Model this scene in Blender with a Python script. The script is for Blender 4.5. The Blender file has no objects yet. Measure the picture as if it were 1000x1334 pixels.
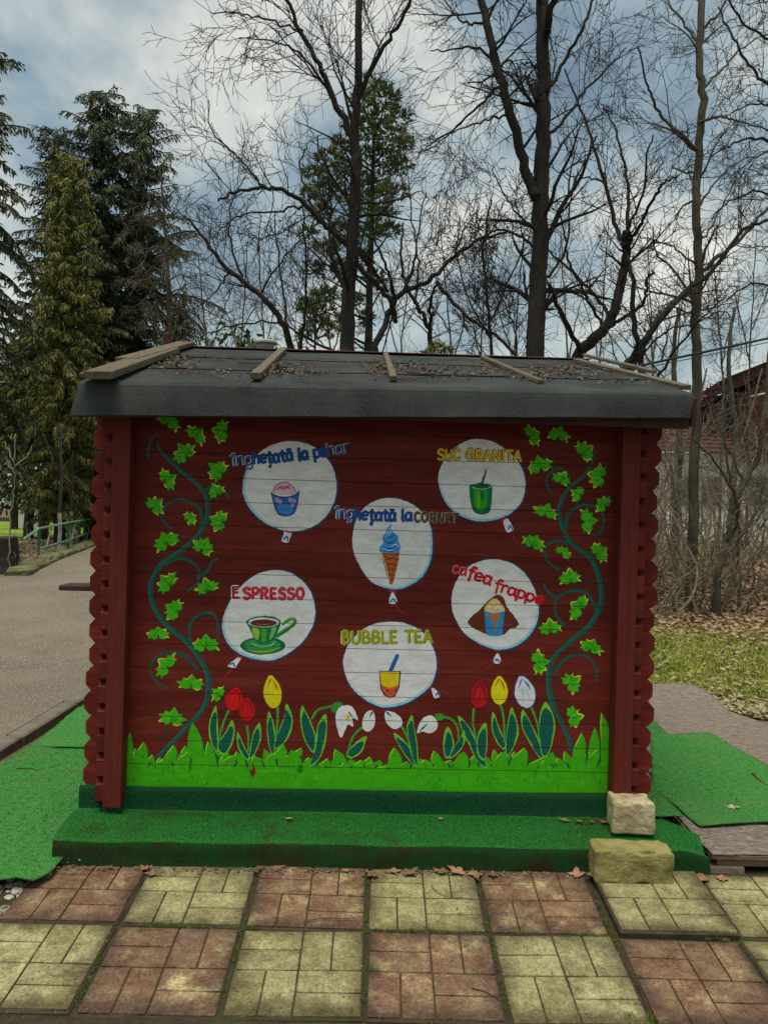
import bpy, math, random
from math import radians, sin, cos, pi
from mathutils import Vector, Matrix, noise, geometry

random.seed(7)
rnd = random.uniform
SC = bpy.context.scene
COL = SC.collection

# ------------------------------------------------------------------ camera
F = 1075.0            # focal length in photo pixels (photo is 1000 x 1334)
CAM = Vector((0, 0, 1.65))
ROLL = radians(1.6)
RV = Vector((cos(ROLL), 0, sin(ROLL)))
UV = Vector((-sin(ROLL), 0, cos(ROLL)))
cd = bpy.data.cameras.new('camera')
cam = bpy.data.objects.new('camera', cd)
COL.objects.link(cam)
cd.sensor_fit = 'VERTICAL'
cd.sensor_height = 36.0
cd.lens = F / 1334 * 36.0
cd.clip_start = 0.05
cd.clip_end = 2000
M = Matrix.Identity(4)
for i, v in enumerate((RV, UV, Vector((0, -1, 0)))):
    for j in range(3):
        M[j][i] = v[j]
M.translation = CAM
cam.matrix_world = M
SC.camera = cam

# ------------------------------------------------------------------ sky, sun, exposure
SUN_EL, SUN_AZ = radians(77), radians(200)      # azimuth from +Y, clockwise
w = bpy.data.worlds.new('World')
SC.world = w
w.use_nodes = True
nt = w.node_tree
nt.nodes.clear()


def N(t, kind, **kw):
    n = t.nodes.new(kind)
    for k, v in kw.items():
        if k in n.inputs:
            n.inputs[k].default_value = v
        else:
            setattr(n, k, v)
    return n


def mth(t, op, a, b=0.0, clamp=False):
    n = t.nodes.new('ShaderNodeMath')
    n.operation = op
    n.use_clamp = clamp
    for i, x in enumerate((a, b)):
        if isinstance(x, (int, float)):
            n.inputs[i].default_value = x
        else:
            t.links.new(x, n.inputs[i])
    return n.outputs[0]


def ramp(t, fac, stops):
    n = t.nodes.new('ShaderNodeValToRGB')
    el = n.color_ramp.elements
    while len(el) < len(stops):
        el.new(0.5)
    for e, (p, c) in zip(el, stops):
        e.position = p
        e.color = (c[0], c[1], c[2], 1)
    t.links.new(fac, n.inputs[0])
    return n.outputs[0]


def mixc(t, fac, a, b, mode='MIX'):
    n = t.nodes.new('ShaderNodeMix')
    n.data_type = 'RGBA'
    n.blend_type = mode
    for i, x in ((0, fac), (6, a), (7, b)):
        if isinstance(x, (int, float)):
            n.inputs[i].default_value = x
        elif isinstance(x, (tuple, list)):
            n.inputs[i].default_value = (x[0], x[1], x[2], 1)
        else:
            t.links.new(x, n.inputs[i])
    return n.outputs[2]


sky = N(nt, 'ShaderNodeTexSky', sky_type='NISHITA', sun_disc=False, sun_elevation=SUN_EL,
        sun_rotation=SUN_AZ, air_density=1.4, dust_density=2.5)
tc = N(nt, 'ShaderNodeTexCoord')
sp = N(nt, 'ShaderNodeSeparateXYZ')
nt.links.new(tc.outputs['Generated'], sp.inputs[0])
zz = mth(nt, 'ADD', mth(nt, 'ABSOLUTE', sp.outputs[2]), 0.32)
cb = N(nt, 'ShaderNodeCombineXYZ')
nt.links.new(mth(nt, 'DIVIDE', sp.outputs[0], zz), cb.inputs[0])
nt.links.new(mth(nt, 'DIVIDE', sp.outputs[1], zz), cb.inputs[1])
n1 = N(nt, 'ShaderNodeTexNoise', Scale=2.7, Detail=6.0, Roughness=0.54, Distortion=0.15)
mpw = N(nt, 'ShaderNodeMapping')
mpw.inputs['Location'].default_value = (3.7, 1.15, 0.0)
mpw.inputs['Scale'].default_value = (1.25, 0.8, 1.0)
nt.links.new(cb.outputs[0], mpw.inputs[0])
nt.links.new(mpw.outputs[0], n1.inputs['Vector'])
cloud = ramp(nt, n1.outputs[0], [(0.36, (0.056, 0.083, 0.104)), (0.45, (0.104, 0.140, 0.157)),
                                 (0.52, (0.170, 0.198, 0.196)), (0.59, (0.260, 0.264, 0.238)), (0.70, (0.36, 0.35, 0.305))])
skyc = mixc(nt, 1.0, sky.outputs[0], (0.10, 0.10, 0.10), 'MULTIPLY')
hzf = ramp(nt, mth(nt, 'ABSOLUTE', sp.outputs[2]), [(0.0, (0.75, 0.75, 0.75)), (0.32, (0, 0, 0))])
cloud = mixc(nt, hzf, cloud, (0.168, 0.208, 0.212))
tot = mixc(nt, 0.90, skyc, cloud)
bg = N(nt, 'ShaderNodeBackground', Strength=1.0)
nt.links.new(tot, bg.inputs[0])
wo = N(nt, 'ShaderNodeOutputWorld')
nt.links.new(bg.outputs[0], wo.inputs[0])

sl = bpy.data.lights.new('sun', 'SUN')
sl.energy = 1.5
sl.angle = radians(30)
sl.color = (1.0, 0.93, 0.81)
so = bpy.data.objects.new('sun', sl)
COL.objects.link(so)
sdir = Vector((sin(SUN_AZ) * cos(SUN_EL), cos(SUN_AZ) * cos(SUN_EL), sin(SUN_EL)))
so.rotation_euler = sdir.to_track_quat('Z', 'Y').to_euler()
so.location = (0, -5, 12)

SC.view_settings.view_transform = 'Standard'
SC.view_settings.look = 'None'
SC.view_settings.exposure = 1.32
SC.view_settings.gamma = 1.0
SC.view_settings.use_curve_mapping = False

# ------------------------------------------------------------------ helpers


def ray(x, y):
    return RV * ((x - 500) / F) + UV * ((667 - y) / F) + Vector((0, 1, 0))


def at(x, y, Y):
    return CAM + ray(x, y) * Y


def onz(x, y, z, slope=0.0, y0=0.0):
    """photo pixel -> point on the plane Z = z + slope*(Y-y0)"""
    d = ray(x, y)
    t = (z - slope * y0 - CAM.z) / (d.z - slope)
    return CAM + d * t


def lin(c):
    return tuple(((v / 255) / 12.92 if v / 255 <= 0.04045 else ((v / 255 + 0.055) / 1.055) ** 2.4) for v in c)


def smooth(a, b, x):
    t = max(0, min(1, (x - a) / (b - a)))
    return t * t * (3 - 2 * t)


def spline(pts, n=6, closed=False):
    """Catmull-Rom through 2D or 3D points"""
    P = [Vector(p) for p in pts]
    m = len(P)
    out = []
    rng = range(m) if closed else range(m - 1)
    for i in rng:
        if closed:
            a, b, c, d = P[(i - 1) % m], P[i], P[(i + 1) % m], P[(i + 2) % m]
        else:
            a, b, c, d = P[max(i - 1, 0)], P[i], P[i + 1], P[min(i + 2, m - 1)]
        for k in range(n):
            t = k / n
            out.append(0.5 * (2 * b + (c - a) * t + (2 * a - 5 * b + 4 * c - d) * t * t + (3 * b - a - 3 * c + d) * t ** 3))
    if not closed:
        out.append(P[-1])
    return out


class MB:
    def __init__(self):
        self.v = []
        self.f = []
        self.m = []

    def face(self, pts, mi=0):
        b = len(self.v)
        self.v.extend(tuple(p) for p in pts)
        self.f.append(tuple(range(b, b + len(pts))))
        self.m.append(mi)

    def box(self, c, s, rot=None, bev=0.0, jit=0.0):
        """box with chamfered edges (bev) as one closed mesh"""
        hx, hy, hz = s[0] / 2, s[1] / 2, s[2] / 2
        if bev <= 0:
            P = [Vector((x * hx, y * hy, z * hz)) for x in (-1, 1) for y in (-1, 1) for z in (-1, 1)]
            Fs = [(0, 1, 3, 2), (4, 6, 7, 5), (0, 4, 5, 1), (2, 3, 7, 6), (0, 2, 6, 4), (1, 5, 7, 3)]
        else:
            rings = []
            for z, ins in ((-hz, bev), (-hz + bev, 0), (hz - bev, 0), (hz, bev)):
                x, y = hx - ins, hy - ins
                e = bev * 0.7
                rings.append([Vector(q) for q in ((x - e, -y, z), (x, -y + e, z), (x, y - e, z), (x - e, y, z),
                                                  (-x + e, y, z), (-x, y - e, z), (-x, -y + e, z), (-x + e, -y, z))])
            P = [p for r in rings for p in r]
            Fs = []
            for k in range(3):
                for i in range(8):
                    j = (i + 1) % 8
                    Fs.append((k * 8 + i, k * 8 + j, k * 8 + 8 + j, k * 8 + 8 + i))
            Fs.append(tuple(range(7, -1, -1)))
            Fs.append(tuple(range(24, 32)))
        b = len(self.v)
        c = Vector(c)
        for p in P:
            if jit:
                p = p + Vector((rnd(-jit, jit), rnd(-jit, jit), rnd(-jit, jit)))
            if rot is not None:
                p = rot @ p
            self.v.append(tuple(p + c))
        for f in Fs:
            self.f.append(tuple(b + i for i in f))
            self.m.append(0)

    def tube(self, pts, radii, sides=5, cap=True):
        b = len(self.v)
        n = len(pts)
        ref = None
        for i in range(n):
            t = (pts[min(i + 1, n - 1)] - pts[max(i - 1, 0)])
            if t.length < 1e-9:
                t = Vector((0, 0, 1))
            t.normalize()
            if ref is None:
                ref = Vector((1, 0, 0)) if abs(t.x) < 0.8 else Vector((0, 1, 0))
            ref = (ref - t * ref.dot(t))
            if ref.length < 1e-6:
                ref = t.orthogonal()
            ref.normalize()
            bi = t.cross(ref)
            for k in range(sides):
                a = 2 * pi * k / sides
                self.v.append(tuple(pts[i] + (ref * cos(a) + bi * sin(a)) * radii[i]))
        for i in range(n - 1):
            for k in range(sides):
                j = (k + 1) % sides
                self.f.append((b + i * sides + k, b + i * sides + j, b + (i + 1) * sides + j, b + (i + 1) * sides + k))
                self.m.append(0)
        if cap:
            self.f.append(tuple(b + k for k in range(sides - 1, -1, -1)))
            self.m.append(0)
            self.f.append(tuple(b + (n - 1) * sides + k for k in range(sides)))
            self.m.append(0)

    def lathe(self, c, prof, sides=16):
        b = len(self.v)
        for r, z in prof:
            for k in range(sides):
                a = 2 * pi * k / sides
                self.v.append((c[0] + r * cos(a), c[1] + r * sin(a), c[2] + z))
        for i in range(len(prof) - 1):
            for k in range(sides):
                j = (k + 1) % sides
                self.f.append((b + i * sides + k, b + i * sides + j, b + (i + 1) * sides + j, b + (i + 1) * sides + k))
                self.m.append(0)
        self.f.append(tuple(b + k for k in range(sides - 1, -1, -1)))
        self.m.append(0)
        e = b + (len(prof) - 1) * sides
        self.f.append(tuple(e + k for k in range(sides)))
        self.m.append(0)

    def build(self, name, mats, parent=None, smooth_sh=False):
        me = bpy.data.meshes.new(name)
        me.from_pydata(self.v, [], self.f)
        if not isinstance(mats, (list, tuple)):
            mats = [mats]
        for m in mats:
            me.materials.append(m)
        if len(mats) > 1:
            me.polygons.foreach_set('material_index', self.m)
        if smooth_sh:
            me.polygons.foreach_set('use_smooth', [True] * len(self.f))
        me.update()
        return link(name, me, parent)


def link(name, me, parent=None):
    o = bpy.data.objects.new(name, me)
    COL.objects.link(o)
    if parent is not None:
        o.parent = parent
    return o


def tag(o, label=None, cat=None, group=None, kind=None):
    if label:
        o['label'] = label
    if cat:
        o['category'] = cat
    if group:
        o['group'] = group
    if kind:
        o['kind'] = kind
    return o


def empty(name, loc=(0, 0, 0), rz=0.0):
    o = bpy.data.objects.new(name, None)
    o.empty_display_size = 0.1
    o.location = loc
    o.rotation_euler = (0, 0, rz)
    COL.objects.link(o)
    return o


# ------------------------------------------------------------------ materials
def mat(name, c1, c2=None, scale=6.0, lo=0.38, hi=0.62, c3=None, scale3=20.0, amt3=0.5, lo3=0.5, hi3=0.7, rough=0.8,
        bump=0.0, bscale=60.0, stretch=(1, 1, 1), spec=0.3, rand=0.0, obj=False, detail=6.0, metal=0.0, bdist=0.01):
    m = bpy.data.materials.new(name)
    m.use_nodes = True
    t = m.node_tree
    p = t.nodes['Principled BSDF']
    p.inputs['Roughness'].default_value = rough
    p.inputs['Specular IOR Level'].default_value = spec
    p.inputs['Metallic'].default_value = metal
    if obj:
        co = N(t, 'ShaderNodeTexCoord').outputs['Object']
    else:
        co = N(t, 'ShaderNodeNewGeometry').outputs['Position']
    mp = N(t, 'ShaderNodeMapping')
    mp.inputs['Scale'].default_value = stretch
    t.links.new(co, mp.inputs[0])
    co = mp.outputs[0]
    col = c1
    if c2 is not None:
        n = N(t, 'ShaderNodeTexNoise', Scale=scale, Detail=detail, Roughness=0.6)
        t.links.new(co, n.inputs['Vector'])
        col = ramp(t, n.outputs[0], [(lo, c1), (hi, c2)])
    if c3 is not None:
        n3 = N(t, 'ShaderNodeTexNoise', Scale=scale3, Detail=5.0, Roughness=0.65)
        t.links.new(co, n3.inputs['Vector'])
        f3 = ramp(t, n3.outputs[0], [(lo3, (0, 0, 0)), (hi3, (amt3, amt3, amt3))])
        col = mixc(t, f3, col, c3)
    if rand:
        oi = N(t, 'ShaderNodeObjectInfo')
        hs = N(t, 'ShaderNodeHueSaturation')
        v = mth(t, 'ADD', mth(t, 'MULTIPLY', oi.outputs['Random'], 2 * rand), 1 - rand)
        t.links.new(v, hs.inputs['Value'])
        if isinstance(col, tuple):
            hs.inputs['Color'].default_value = (*col, 1)
        else:
            t.links.new(col, hs.inputs['Color'])
        col = hs.outputs[0]
    if isinstance(col, tuple):
        p.inputs['Base Color'].default_value = (*col, 1)
    else:
        t.links.new(col, p.inputs['Base Color'])
    if bump:
        nb = N(t, 'ShaderNodeTexNoise', Scale=bscale, Detail=5.0, Roughness=0.65)
        t.links.new(co, nb.inputs['Vector'])
        bm = N(t, 'ShaderNodeBump', Strength=bump, Distance=bdist)
        t.links.new(nb.outputs[0], bm.inputs['Height'])
        t.links.new(bm.outputs[0], p.inputs['Normal'])
    return m


def sc(c, k):
    return tuple(min(1, v * k) for v in c)


MT = {}
RED = (0.150, 0.0205, 0.0135)
MT['board'] = mat('red_stained_board', RED, sc(RED, 0.74), scale=5, stretch=(0.6, 3, 6), c3=(0.205, 0.036, 0.024),
                  scale3=4, amt3=0.6, rough=0.6, bump=0.35, bscale=30, rand=0.17, bdist=0.004, spec=0.12)
MT['post'] = mat('red_stained_post', (0.135, 0.0225, 0.0165), (0.104, 0.0165, 0.0125), scale=6, stretch=(9, 3, 0.8), rough=0.6, spec=0.15,
                 bump=0.3, bscale=25, rand=0.06, bdist=0.004)
MT['log'] = mat('red_stained_log', (0.135, 0.020, 0.0155), (0.098, 0.0135, 0.0115), scale=8, stretch=(3, 3, 8), rough=0.6, spec=0.15,
                bump=0.3, bscale=25, rand=0.26, c3=(0.22, 0.065, 0.045), scale3=7, amt3=0.35, lo3=0.58, hi3=0.75, bdist=0.004)
MT['barge'] = mat('barge_red', (0.07, 0.014, 0.010), (0.045, 0.010, 0.008), scale=8, rough=0.7, bump=0.2)
MT['soffit'] = mat('soffit_wood', (0.06, 0.018, 0.012), (0.03, 0.010, 0.008), scale=5, rough=0.8)
MT['felt'] = mat('roof_felt', (0.024, 0.028, 0.028), (0.055, 0.061, 0.058), scale=2.6, lo=0.35, hi=0.7, c3=(0.13, 0.135, 0.12),
                 scale3=260, amt3=0.6, lo3=0.50, hi3=0.68, rough=0.95, bump=1.0, bscale=170, spec=0.04, bdist=0.004)
MT['batten'] = mat('weathered_batten', (0.155, 0.125, 0.080), (0.085, 0.068, 0.045), scale=6, stretch=(12, 1.5, 6), c3=(0.09, 0.085, 0.03),
                   scale3=9, amt3=0.6, rough=0.9, bump=0.5, bscale=30, rand=0.12)
MT['dkwood'] = mat('dark_wood', (0.05, 0.025, 0.02), (0.03, 0.016, 0.012), rough=0.8)
MT['metalcap'] = mat('vent_metal', (0.32, 0.30, 0.26), (0.24, 0.22, 0.19), rough=0.55, spec=0.4)
MT['turf_step'] = mat('turf_on_step', (0.008, 0.082, 0.012), (0.042, 0.30, 0.044), scale=230, lo=0.40, hi=0.60, c3=(0.045, 0.050, 0.012),
                      scale3=3.2, amt3=0.7, lo3=0.54, hi3=0.72, rough=0.85, bump=1.0, bscale=330, spec=0.2, bdist=0.012)
MT['turf_mat'] = mat('turf_mat', (0.028, 0.15, 0.026), (0.098, 0.37, 0.075), scale=190, lo=0.38, hi=0.62, c3=(0.14, 0.23, 0.085),
                     scale3=2.4, amt3=0.6, lo3=0.48, hi3=0.75, rough=0.85, bump=1.0, bscale=260, spec=0.2, bdist=0.01)
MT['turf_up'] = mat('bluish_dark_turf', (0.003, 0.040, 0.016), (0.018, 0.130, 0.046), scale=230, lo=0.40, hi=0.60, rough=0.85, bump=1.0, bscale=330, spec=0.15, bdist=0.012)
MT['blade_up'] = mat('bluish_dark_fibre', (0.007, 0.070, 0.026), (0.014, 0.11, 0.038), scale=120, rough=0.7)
MT['turf_riser'] = mat('muddy_shaded_turf', (0.010, 0.070, 0.016), (0.016, 0.105, 0.024), scale=260, lo=0.38, hi=0.62, c3=(0.040, 0.034, 0.012),
                       scale3=4.5, amt3=0.85, lo3=0.40, hi3=0.62, rough=0.9, bump=1.0, bscale=330, spec=0.15, bdist=0.012)  # mud stains, plus the riser's shade put into a darker green than the tread
MT['turf_back'] = mat('turf_backing', (0.015, 0.022, 0.015), rough=0.9)
MT['blade_step'] = mat('turf_fibre_dark', (0.008, 0.10, 0.020), (0.032, 0.27, 0.052), scale=160, rough=0.6, c3=(0.045, 0.04, 0.012),
                       scale3=3.2, amt3=0.8, lo3=0.54, hi3=0.70)
MT['blade_mat'] = mat('turf_fibre', (0.034, 0.21, 0.044), (0.085, 0.37, 0.095), scale=150, rough=0.6, c3=(0.16, 0.26, 0.10),
                      scale3=2.4, amt3=0.6, lo3=0.48, hi3=0.75)
MT['slab_red'] = mat('slab_red', (0.155, 0.080, 0.047), (0.235, 0.155, 0.088), scale=9, c3=(0.46, 0.39, 0.19), scale3=6, amt3=0.85,
                     lo3=0.54, hi3=0.68, rough=0.88, bump=0.9, bscale=60, rand=0.16, bdist=0.006)
MT['slab_yel'] = mat('slab_yellow', (0.36, 0.325, 0.165), (0.25, 0.225, 0.10), scale=6, c3=(0.115, 0.11, 0.036), scale3=9, amt3=0.75,
                     lo3=0.50, hi3=0.72, rough=0.88, bump=0.9, bscale=60, rand=0.14, bdist=0.006)
MT['groove'] = mat('slab_groove', (0.062, 0.048, 0.026), (0.036, 0.028, 0.016), scale=12, rough=0.95)
MT['bed'] = mat('joint_soil', (0.050, 0.038, 0.022), (0.030, 0.024, 0.014), scale=30, c3=(0.045, 0.065, 0.010), scale3=6, amt3=0.7,
                rough=1.0, bump=0.8, bscale=120)
MT['stone_pale'] = mat('stone_pale', (0.52, 0.44, 0.27), (0.40, 0.32, 0.18), scale=9, c3=(0.21, 0.14, 0.065), scale3=12, amt3=0.7,
                       rough=0.9, bump=0.9, bscale=55, bdist=0.01)
MT['stone_moss'] = mat('stone_mossy', (0.30, 0.26, 0.085), (0.20, 0.175, 0.055), scale=11, c3=(0.36, 0.32, 0.18), scale3=16, amt3=0.6,
                       rough=0.95, bump=1.0, bscale=75, bdist=0.012)
MT['felt_mem'] = mat('fleece_membrane', (0.29, 0.235, 0.185), (0.165, 0.130, 0.100), scale=13, stretch=(1.0, 2.6, 1), c3=(0.42, 0.355, 0.295),
                     scale3=30, amt3=0.85, lo3=0.48, hi3=0.62, rough=0.95, bump=1.0, bscale=38, bdist=0.03)
MT['deckwood'] = mat('deck_wood', (0.22, 0.155, 0.095), (0.13, 0.09, 0.055), scale=5, stretch=(1, 8, 8), rough=0.9, bump=0.4)
MT['brick'] = mat('support_brick', (0.28, 0.22, 0.15), (0.20, 0.15, 0.10), scale=14, rough=0.95, bump=0.6)
MT['asphalt'] = mat('asphalt', (0.155, 0.130, 0.095), (0.110, 0.092, 0.068), scale=0.9, c3=(0.33, 0.29, 0.23), scale3=48, amt3=0.9,
                    lo3=0.5, hi3=0.66, rough=0.95, bump=0.7, bscale=90, bdist=0.01)
MT['kerb'] = mat('kerb_concrete', (0.17, 0.15, 0.115), (0.12, 0.105, 0.08), scale=8, rough=0.95, bump=0.5)
MT['mosskerb'] = mat('mossy_kerb', (0.17, 0.16, 0.09), (0.085, 0.09, 0.025), scale=3, rough=1.0, bump=0.9, bscale=25, bdist=0.03)
MT['ground'] = mat('ground', (0.085, 0.068, 0.036), (0.125, 0.112, 0.042), scale=0.8, c3=(0.25, 0.185, 0.12), scale3=3.5, amt3=0.6,
                   rough=1.0, bump=0.8, bscale=12, bdist=0.05)
MT['lawn'] = mat('lawn', (0.13, 0.22, 0.018), (0.19, 0.27, 0.03), scale=1.2, rough=1.0, c3=(0.05, 0.075, 0.01), scale3=0.5, bump=0.5, bscale=30)
MT['grass'] = mat('grass_blade', (0.30, 0.335, 0.042), (0.19, 0.25, 0.032), scale=3, c3=(0.40, 0.33, 0.14), scale3=9, amt3=0.8, rough=0.8)
MT['litter'] = mat('leaf_litter', (0.40, 0.25, 0.165), (0.23, 0.13, 0.08), scale=9, lo=0.45, hi=0.55, c3=(0.44, 0.34, 0.25), scale3=21, amt3=0.8, rough=0.9)
MT['rooflitter'] = mat('roof_litter', (0.16, 0.10, 0.065), (0.07, 0.042, 0.028), scale=30, lo=0.45, hi=0.55, c3=(0.38, 0.30, 0.22), scale3=60, amt3=0.8, lo3=0.56, hi3=0.62, rough=0.9)
MT['litter2'] = mat('pale_litter', (0.36, 0.31, 0.18), (0.23, 0.18, 0.09), scale=11, lo=0.45, hi=0.55, c3=(0.12, 0.09, 0.05), scale3=24, amt3=0.8, rough=0.9)
MT['dryleaf'] = mat('dry_leaf', (0.27, 0.155, 0.085), (0.17, 0.085, 0.045), scale=30, rough=0.75, rand=0.3)
MT['paleleaf'] = mat('pale_leaf', (0.46, 0.38, 0.27), (0.33, 0.25, 0.17), scale=40, rough=0.75)
MT['twig'] = mat('twig', (0.085, 0.055, 0.035), (0.05, 0.034, 0.022), scale=20, rough=0.9)
MT['pebble'] = mat('pebble', (0.40, 0.36, 0.29), (0.21, 0.185, 0.15), scale=14, lo=0.42, hi=0.58, c3=(0.40, 0.37, 0.32), scale3=19, amt3=0.7, rough=0.8)
MT['moss'] = mat('moss', (0.12, 0.19, 0.02), (0.065, 0.11, 0.014), scale=25, rough=1.0)
MT['bark'] = mat('bark_dark', (0.020, 0.0165, 0.013), (0.036, 0.030, 0.023), scale=9, stretch=(1, 1, 0.25), rough=0.95, bump=1.0, bscale=14, bdist=0.04)
MT['bark_g'] = mat('bark_grey', (0.065, 0.055, 0.038), (0.11, 0.094, 0.066), scale=8, stretch=(1, 1, 0.25), rough=0.95, bump=1.0, bscale=14, bdist=0.04)
MT['larch'] = mat('larch_twigs', (0.060, 0.045, 0.028), (0.10, 0.078, 0.046), scale=3, rough=0.95)
MT['shrub'] = mat('shrub_stem', (0.17, 0.14, 0.095), (0.28, 0.235, 0.16), scale=2.5, rough=0.95)
MT['palestem'] = mat('pale_stem', (0.24, 0.21, 0.15), (0.17, 0.14, 0.10), scale=4, rough=0.95)
MT['spruce'] = mat('spruce_needles', (0.040, 0.057, 0.025), (0.085, 0.108, 0.040), scale=1.8, rough=0.75, c3=(0.12, 0.115, 0.05), scale3=4, amt3=0.5)
MT['thuja'] = mat('thuja_sprays', (0.125, 0.138, 0.028), (0.20, 0.20, 0.045), scale=2.2, rough=0.75, c3=(0.06, 0.075, 0.02), scale3=3, amt3=0.7)
MT['pine'] = mat('pine_needles', (0.066, 0.095, 0.030), (0.125, 0.160, 0.046), scale=2.2, rough=0.75)
MT['rail'] = mat('green_railing_paint', (0.020, 0.115, 0.050), (0.012, 0.075, 0.034), scale=12, rough=0.5)
MT['railpale'] = mat('pale_green_rail', (0.19, 0.30, 0.20), (0.11, 0.21, 0.13), scale=9, rough=0.55)
MT['rooftile'] = mat('red_roof_tiles', (0.085, 0.026, 0.019), (0.055, 0.020, 0.016), scale=3, rough=0.9, bump=0.4, bscale=10)
MT['plaster'] = mat('pale_plaster', (0.78, 0.75, 0.66), (0.68, 0.65, 0.57), scale=1.2, rough=0.95)
MT['frame'] = mat('window_frame', (0.5, 0.48, 0.44), rough=0.6)
MT['glass'] = mat('window_glass', (0.03, 0.035, 0.04), rough=0.08, spec=0.6)
MT['cable'] = mat('cable_black', (0.012, 0.012, 0.014), rough=0.6)
MT['whitewash'] = mat('whitewash', (0.42, 0.40, 0.35), (0.24, 0.22, 0.18), scale=7, rough=0.9)

# painted colours on the wall: albedo from what the photo shows on the evenly lit wall
PC = {}


def pc(r, g, b, name=None):
    key = (r, g, b)
    if key not in PC:
        a = tuple(min(0.82, v / 0.54) for v in lin(key))
        PC[key] = mat('paint_%d_%d_%d' % key, a, sc(a, 0.82), scale=12, stretch=(1, 1, 2.6), rough=0.55, spec=0.15, c3=sc(a, 1.14),
                      scale3=34, amt3=0.7, bump=0.15, bscale=40, bdist=0.003)
    return PC[key]


# ------------------------------------------------------------------ terrain
def gz(X, Y):
    """ground height: slab bed falls towards the camera, land rises gently behind"""
    z = 0.0856 * (min(Y, 3.83) - 3.83) - 0.075
    z += smooth(3.3, 4.2, Y) * 0.045
    if Y > 5:
        left = smooth(-1.0, -5.0, X)
        right = smooth(1.0, 4.0, X)
        zl = 0.40 * smooth(7, 18, Y) + 0.10 * smooth(18, 30, Y)
        zr = 0.16 * smooth(7, 12.5, Y) + 0.62 * smooth(12, 19, Y) + 0.4 * smooth(18, 40, Y)
        zm = 0.3 * smooth(9, 25, Y)
        z += zl * left + zr * right + zm * (1 - left) * (1 - right)
    return z


g = MB()
xs = [-600, -300, -150, -80, -50] + [-34 + i * 1.0 for i in range(26)] + [-8 + i * 0.33 for i in range(55)] + \
     [10.5 + i * 1.0 for i in range(26)] + [50, 80, 150, 300, 600]
ys = [-60, -20, -8, -4, -2, -1] + [0 + i * 0.3 for i in range(60)] + [18.2 + i * 1.0 for i in range(36)] + [60, 80, 120, 200, 400, 900]
idx = {}
for j, Y in enumerate(ys):
    for i, X in enumerate(xs):
        z = gz(X, Y)
        if 4.5 < Y < 40 and -3 < X:
            z += 0.03 * noise.noise(Vector((X * 0.9, Y * 0.9, 0)))
        g.v.append((X, Y, z))
nx = len(xs)
for j in range(len(ys) - 1):
    for i in range(nx - 1):
        g.f.append((j * nx + i, j * nx + i + 1, (j + 1) * nx + i + 1, (j + 1) * nx + i))
        g.m.append(0)
tag(g.build('ground', MT['ground'], smooth_sh=True), kind='structure')


def sheet(name, left, right, rows, matl, lift=0.02, zf=gz):
    """road-like sheet between a left and a right polyline"""
    b = MB()
    n = len(left)
    for i in range(n):
        for k in range(rows + 1):
            t = k / rows
            X = left[i][0] * (1 - t) + right[i][0] * t
            Y = left[i][1] * (1 - t) + right[i][1] * t
            b.v.append((X, Y, zf(X, Y) + lift))
    for i in range(n - 1):
        for k in range(rows):
            q = i * (rows + 1) + k
            b.f.append((q, q + 1, q + rows + 2, q + rows + 1))
            b.m.append(0)
    return b.build(name, matl, smooth_sh=True)


# road to the left of the kiosk
KX = -2.56
rl, rr = [], []
for i in range(60):
    Y = -6 + i * 0.8
    edge = -6.45 - 0.215 * max(0, Y - 14.5)
    lft = -9.0 if Y < 9 else edge - max(0, (14.5 - Y)) * 0.4
    rgt = KX if Y < 9.5 else KX - 0.26 * (Y - 9.5) ** 1.02
    rl.append((lft, Y))
    rr.append((min(rgt, -0.5), Y))
tag(sheet('road', rl, rr, 14, MT['asphalt'], 0.07), kind='structure')
# kerb between road and green mat: single stones
kerb = MB()
kerbs = tag(empty('kerb', (KX + 0.06, 2.0, 0)), kind='structure')
kme = MB()
kme.box((0, 0, 0), (0.13, 0.985, 0.22), bev=0.012)
first = None
for i in range(9):
    Y = 1.2 + i * 1.0
    if first is None:
        o = kme.build('kerb_stone', MT['kerb'], kerbs)
        first = o
    else:
        o = first.copy()
        COL.objects.link(o)
    o.location = (rnd(-.008, .008), Y - 2.0, gz(KX, Y) - 0.040 + rnd(-.004, .004))

# far lawn on the left, beyond the railing
tag(sheet('lawn', [(-26, 27 + i) for i in range(20)], [(-9.6 - 0.25 * i, 27 + i) for i in range(20)], 10, MT['lawn'], 0.05), kind='structure')

# ------------------------------------------------------------------ kiosk frame of reference
WY = 4.13
KA = radians(1.7)
EX = Vector((cos(KA), sin(KA), 0))
EY = Vector((-sin(KA), cos(KA), 0))
KO = Vector((0, WY, 0))


def wall(x, y, d=0.0):
    """photo pixel -> (u, v) on the kiosk plane that stands d metres in front of the front wall"""
    r = ray(x, y)
    t = ((KO - EY * d) - CAM).dot(EY) / r.dot(EY)
    p = CAM + r * t - KO
    return p.dot(EX), p.z


def kworld(u, yy, v):
    return KO + EX * u + EY * yy + Vector((0, 0, v))


PV = 0.0856


def slab_plane(x, y):
    return onz(x, y, 0.0, PV, 3.83)


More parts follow.
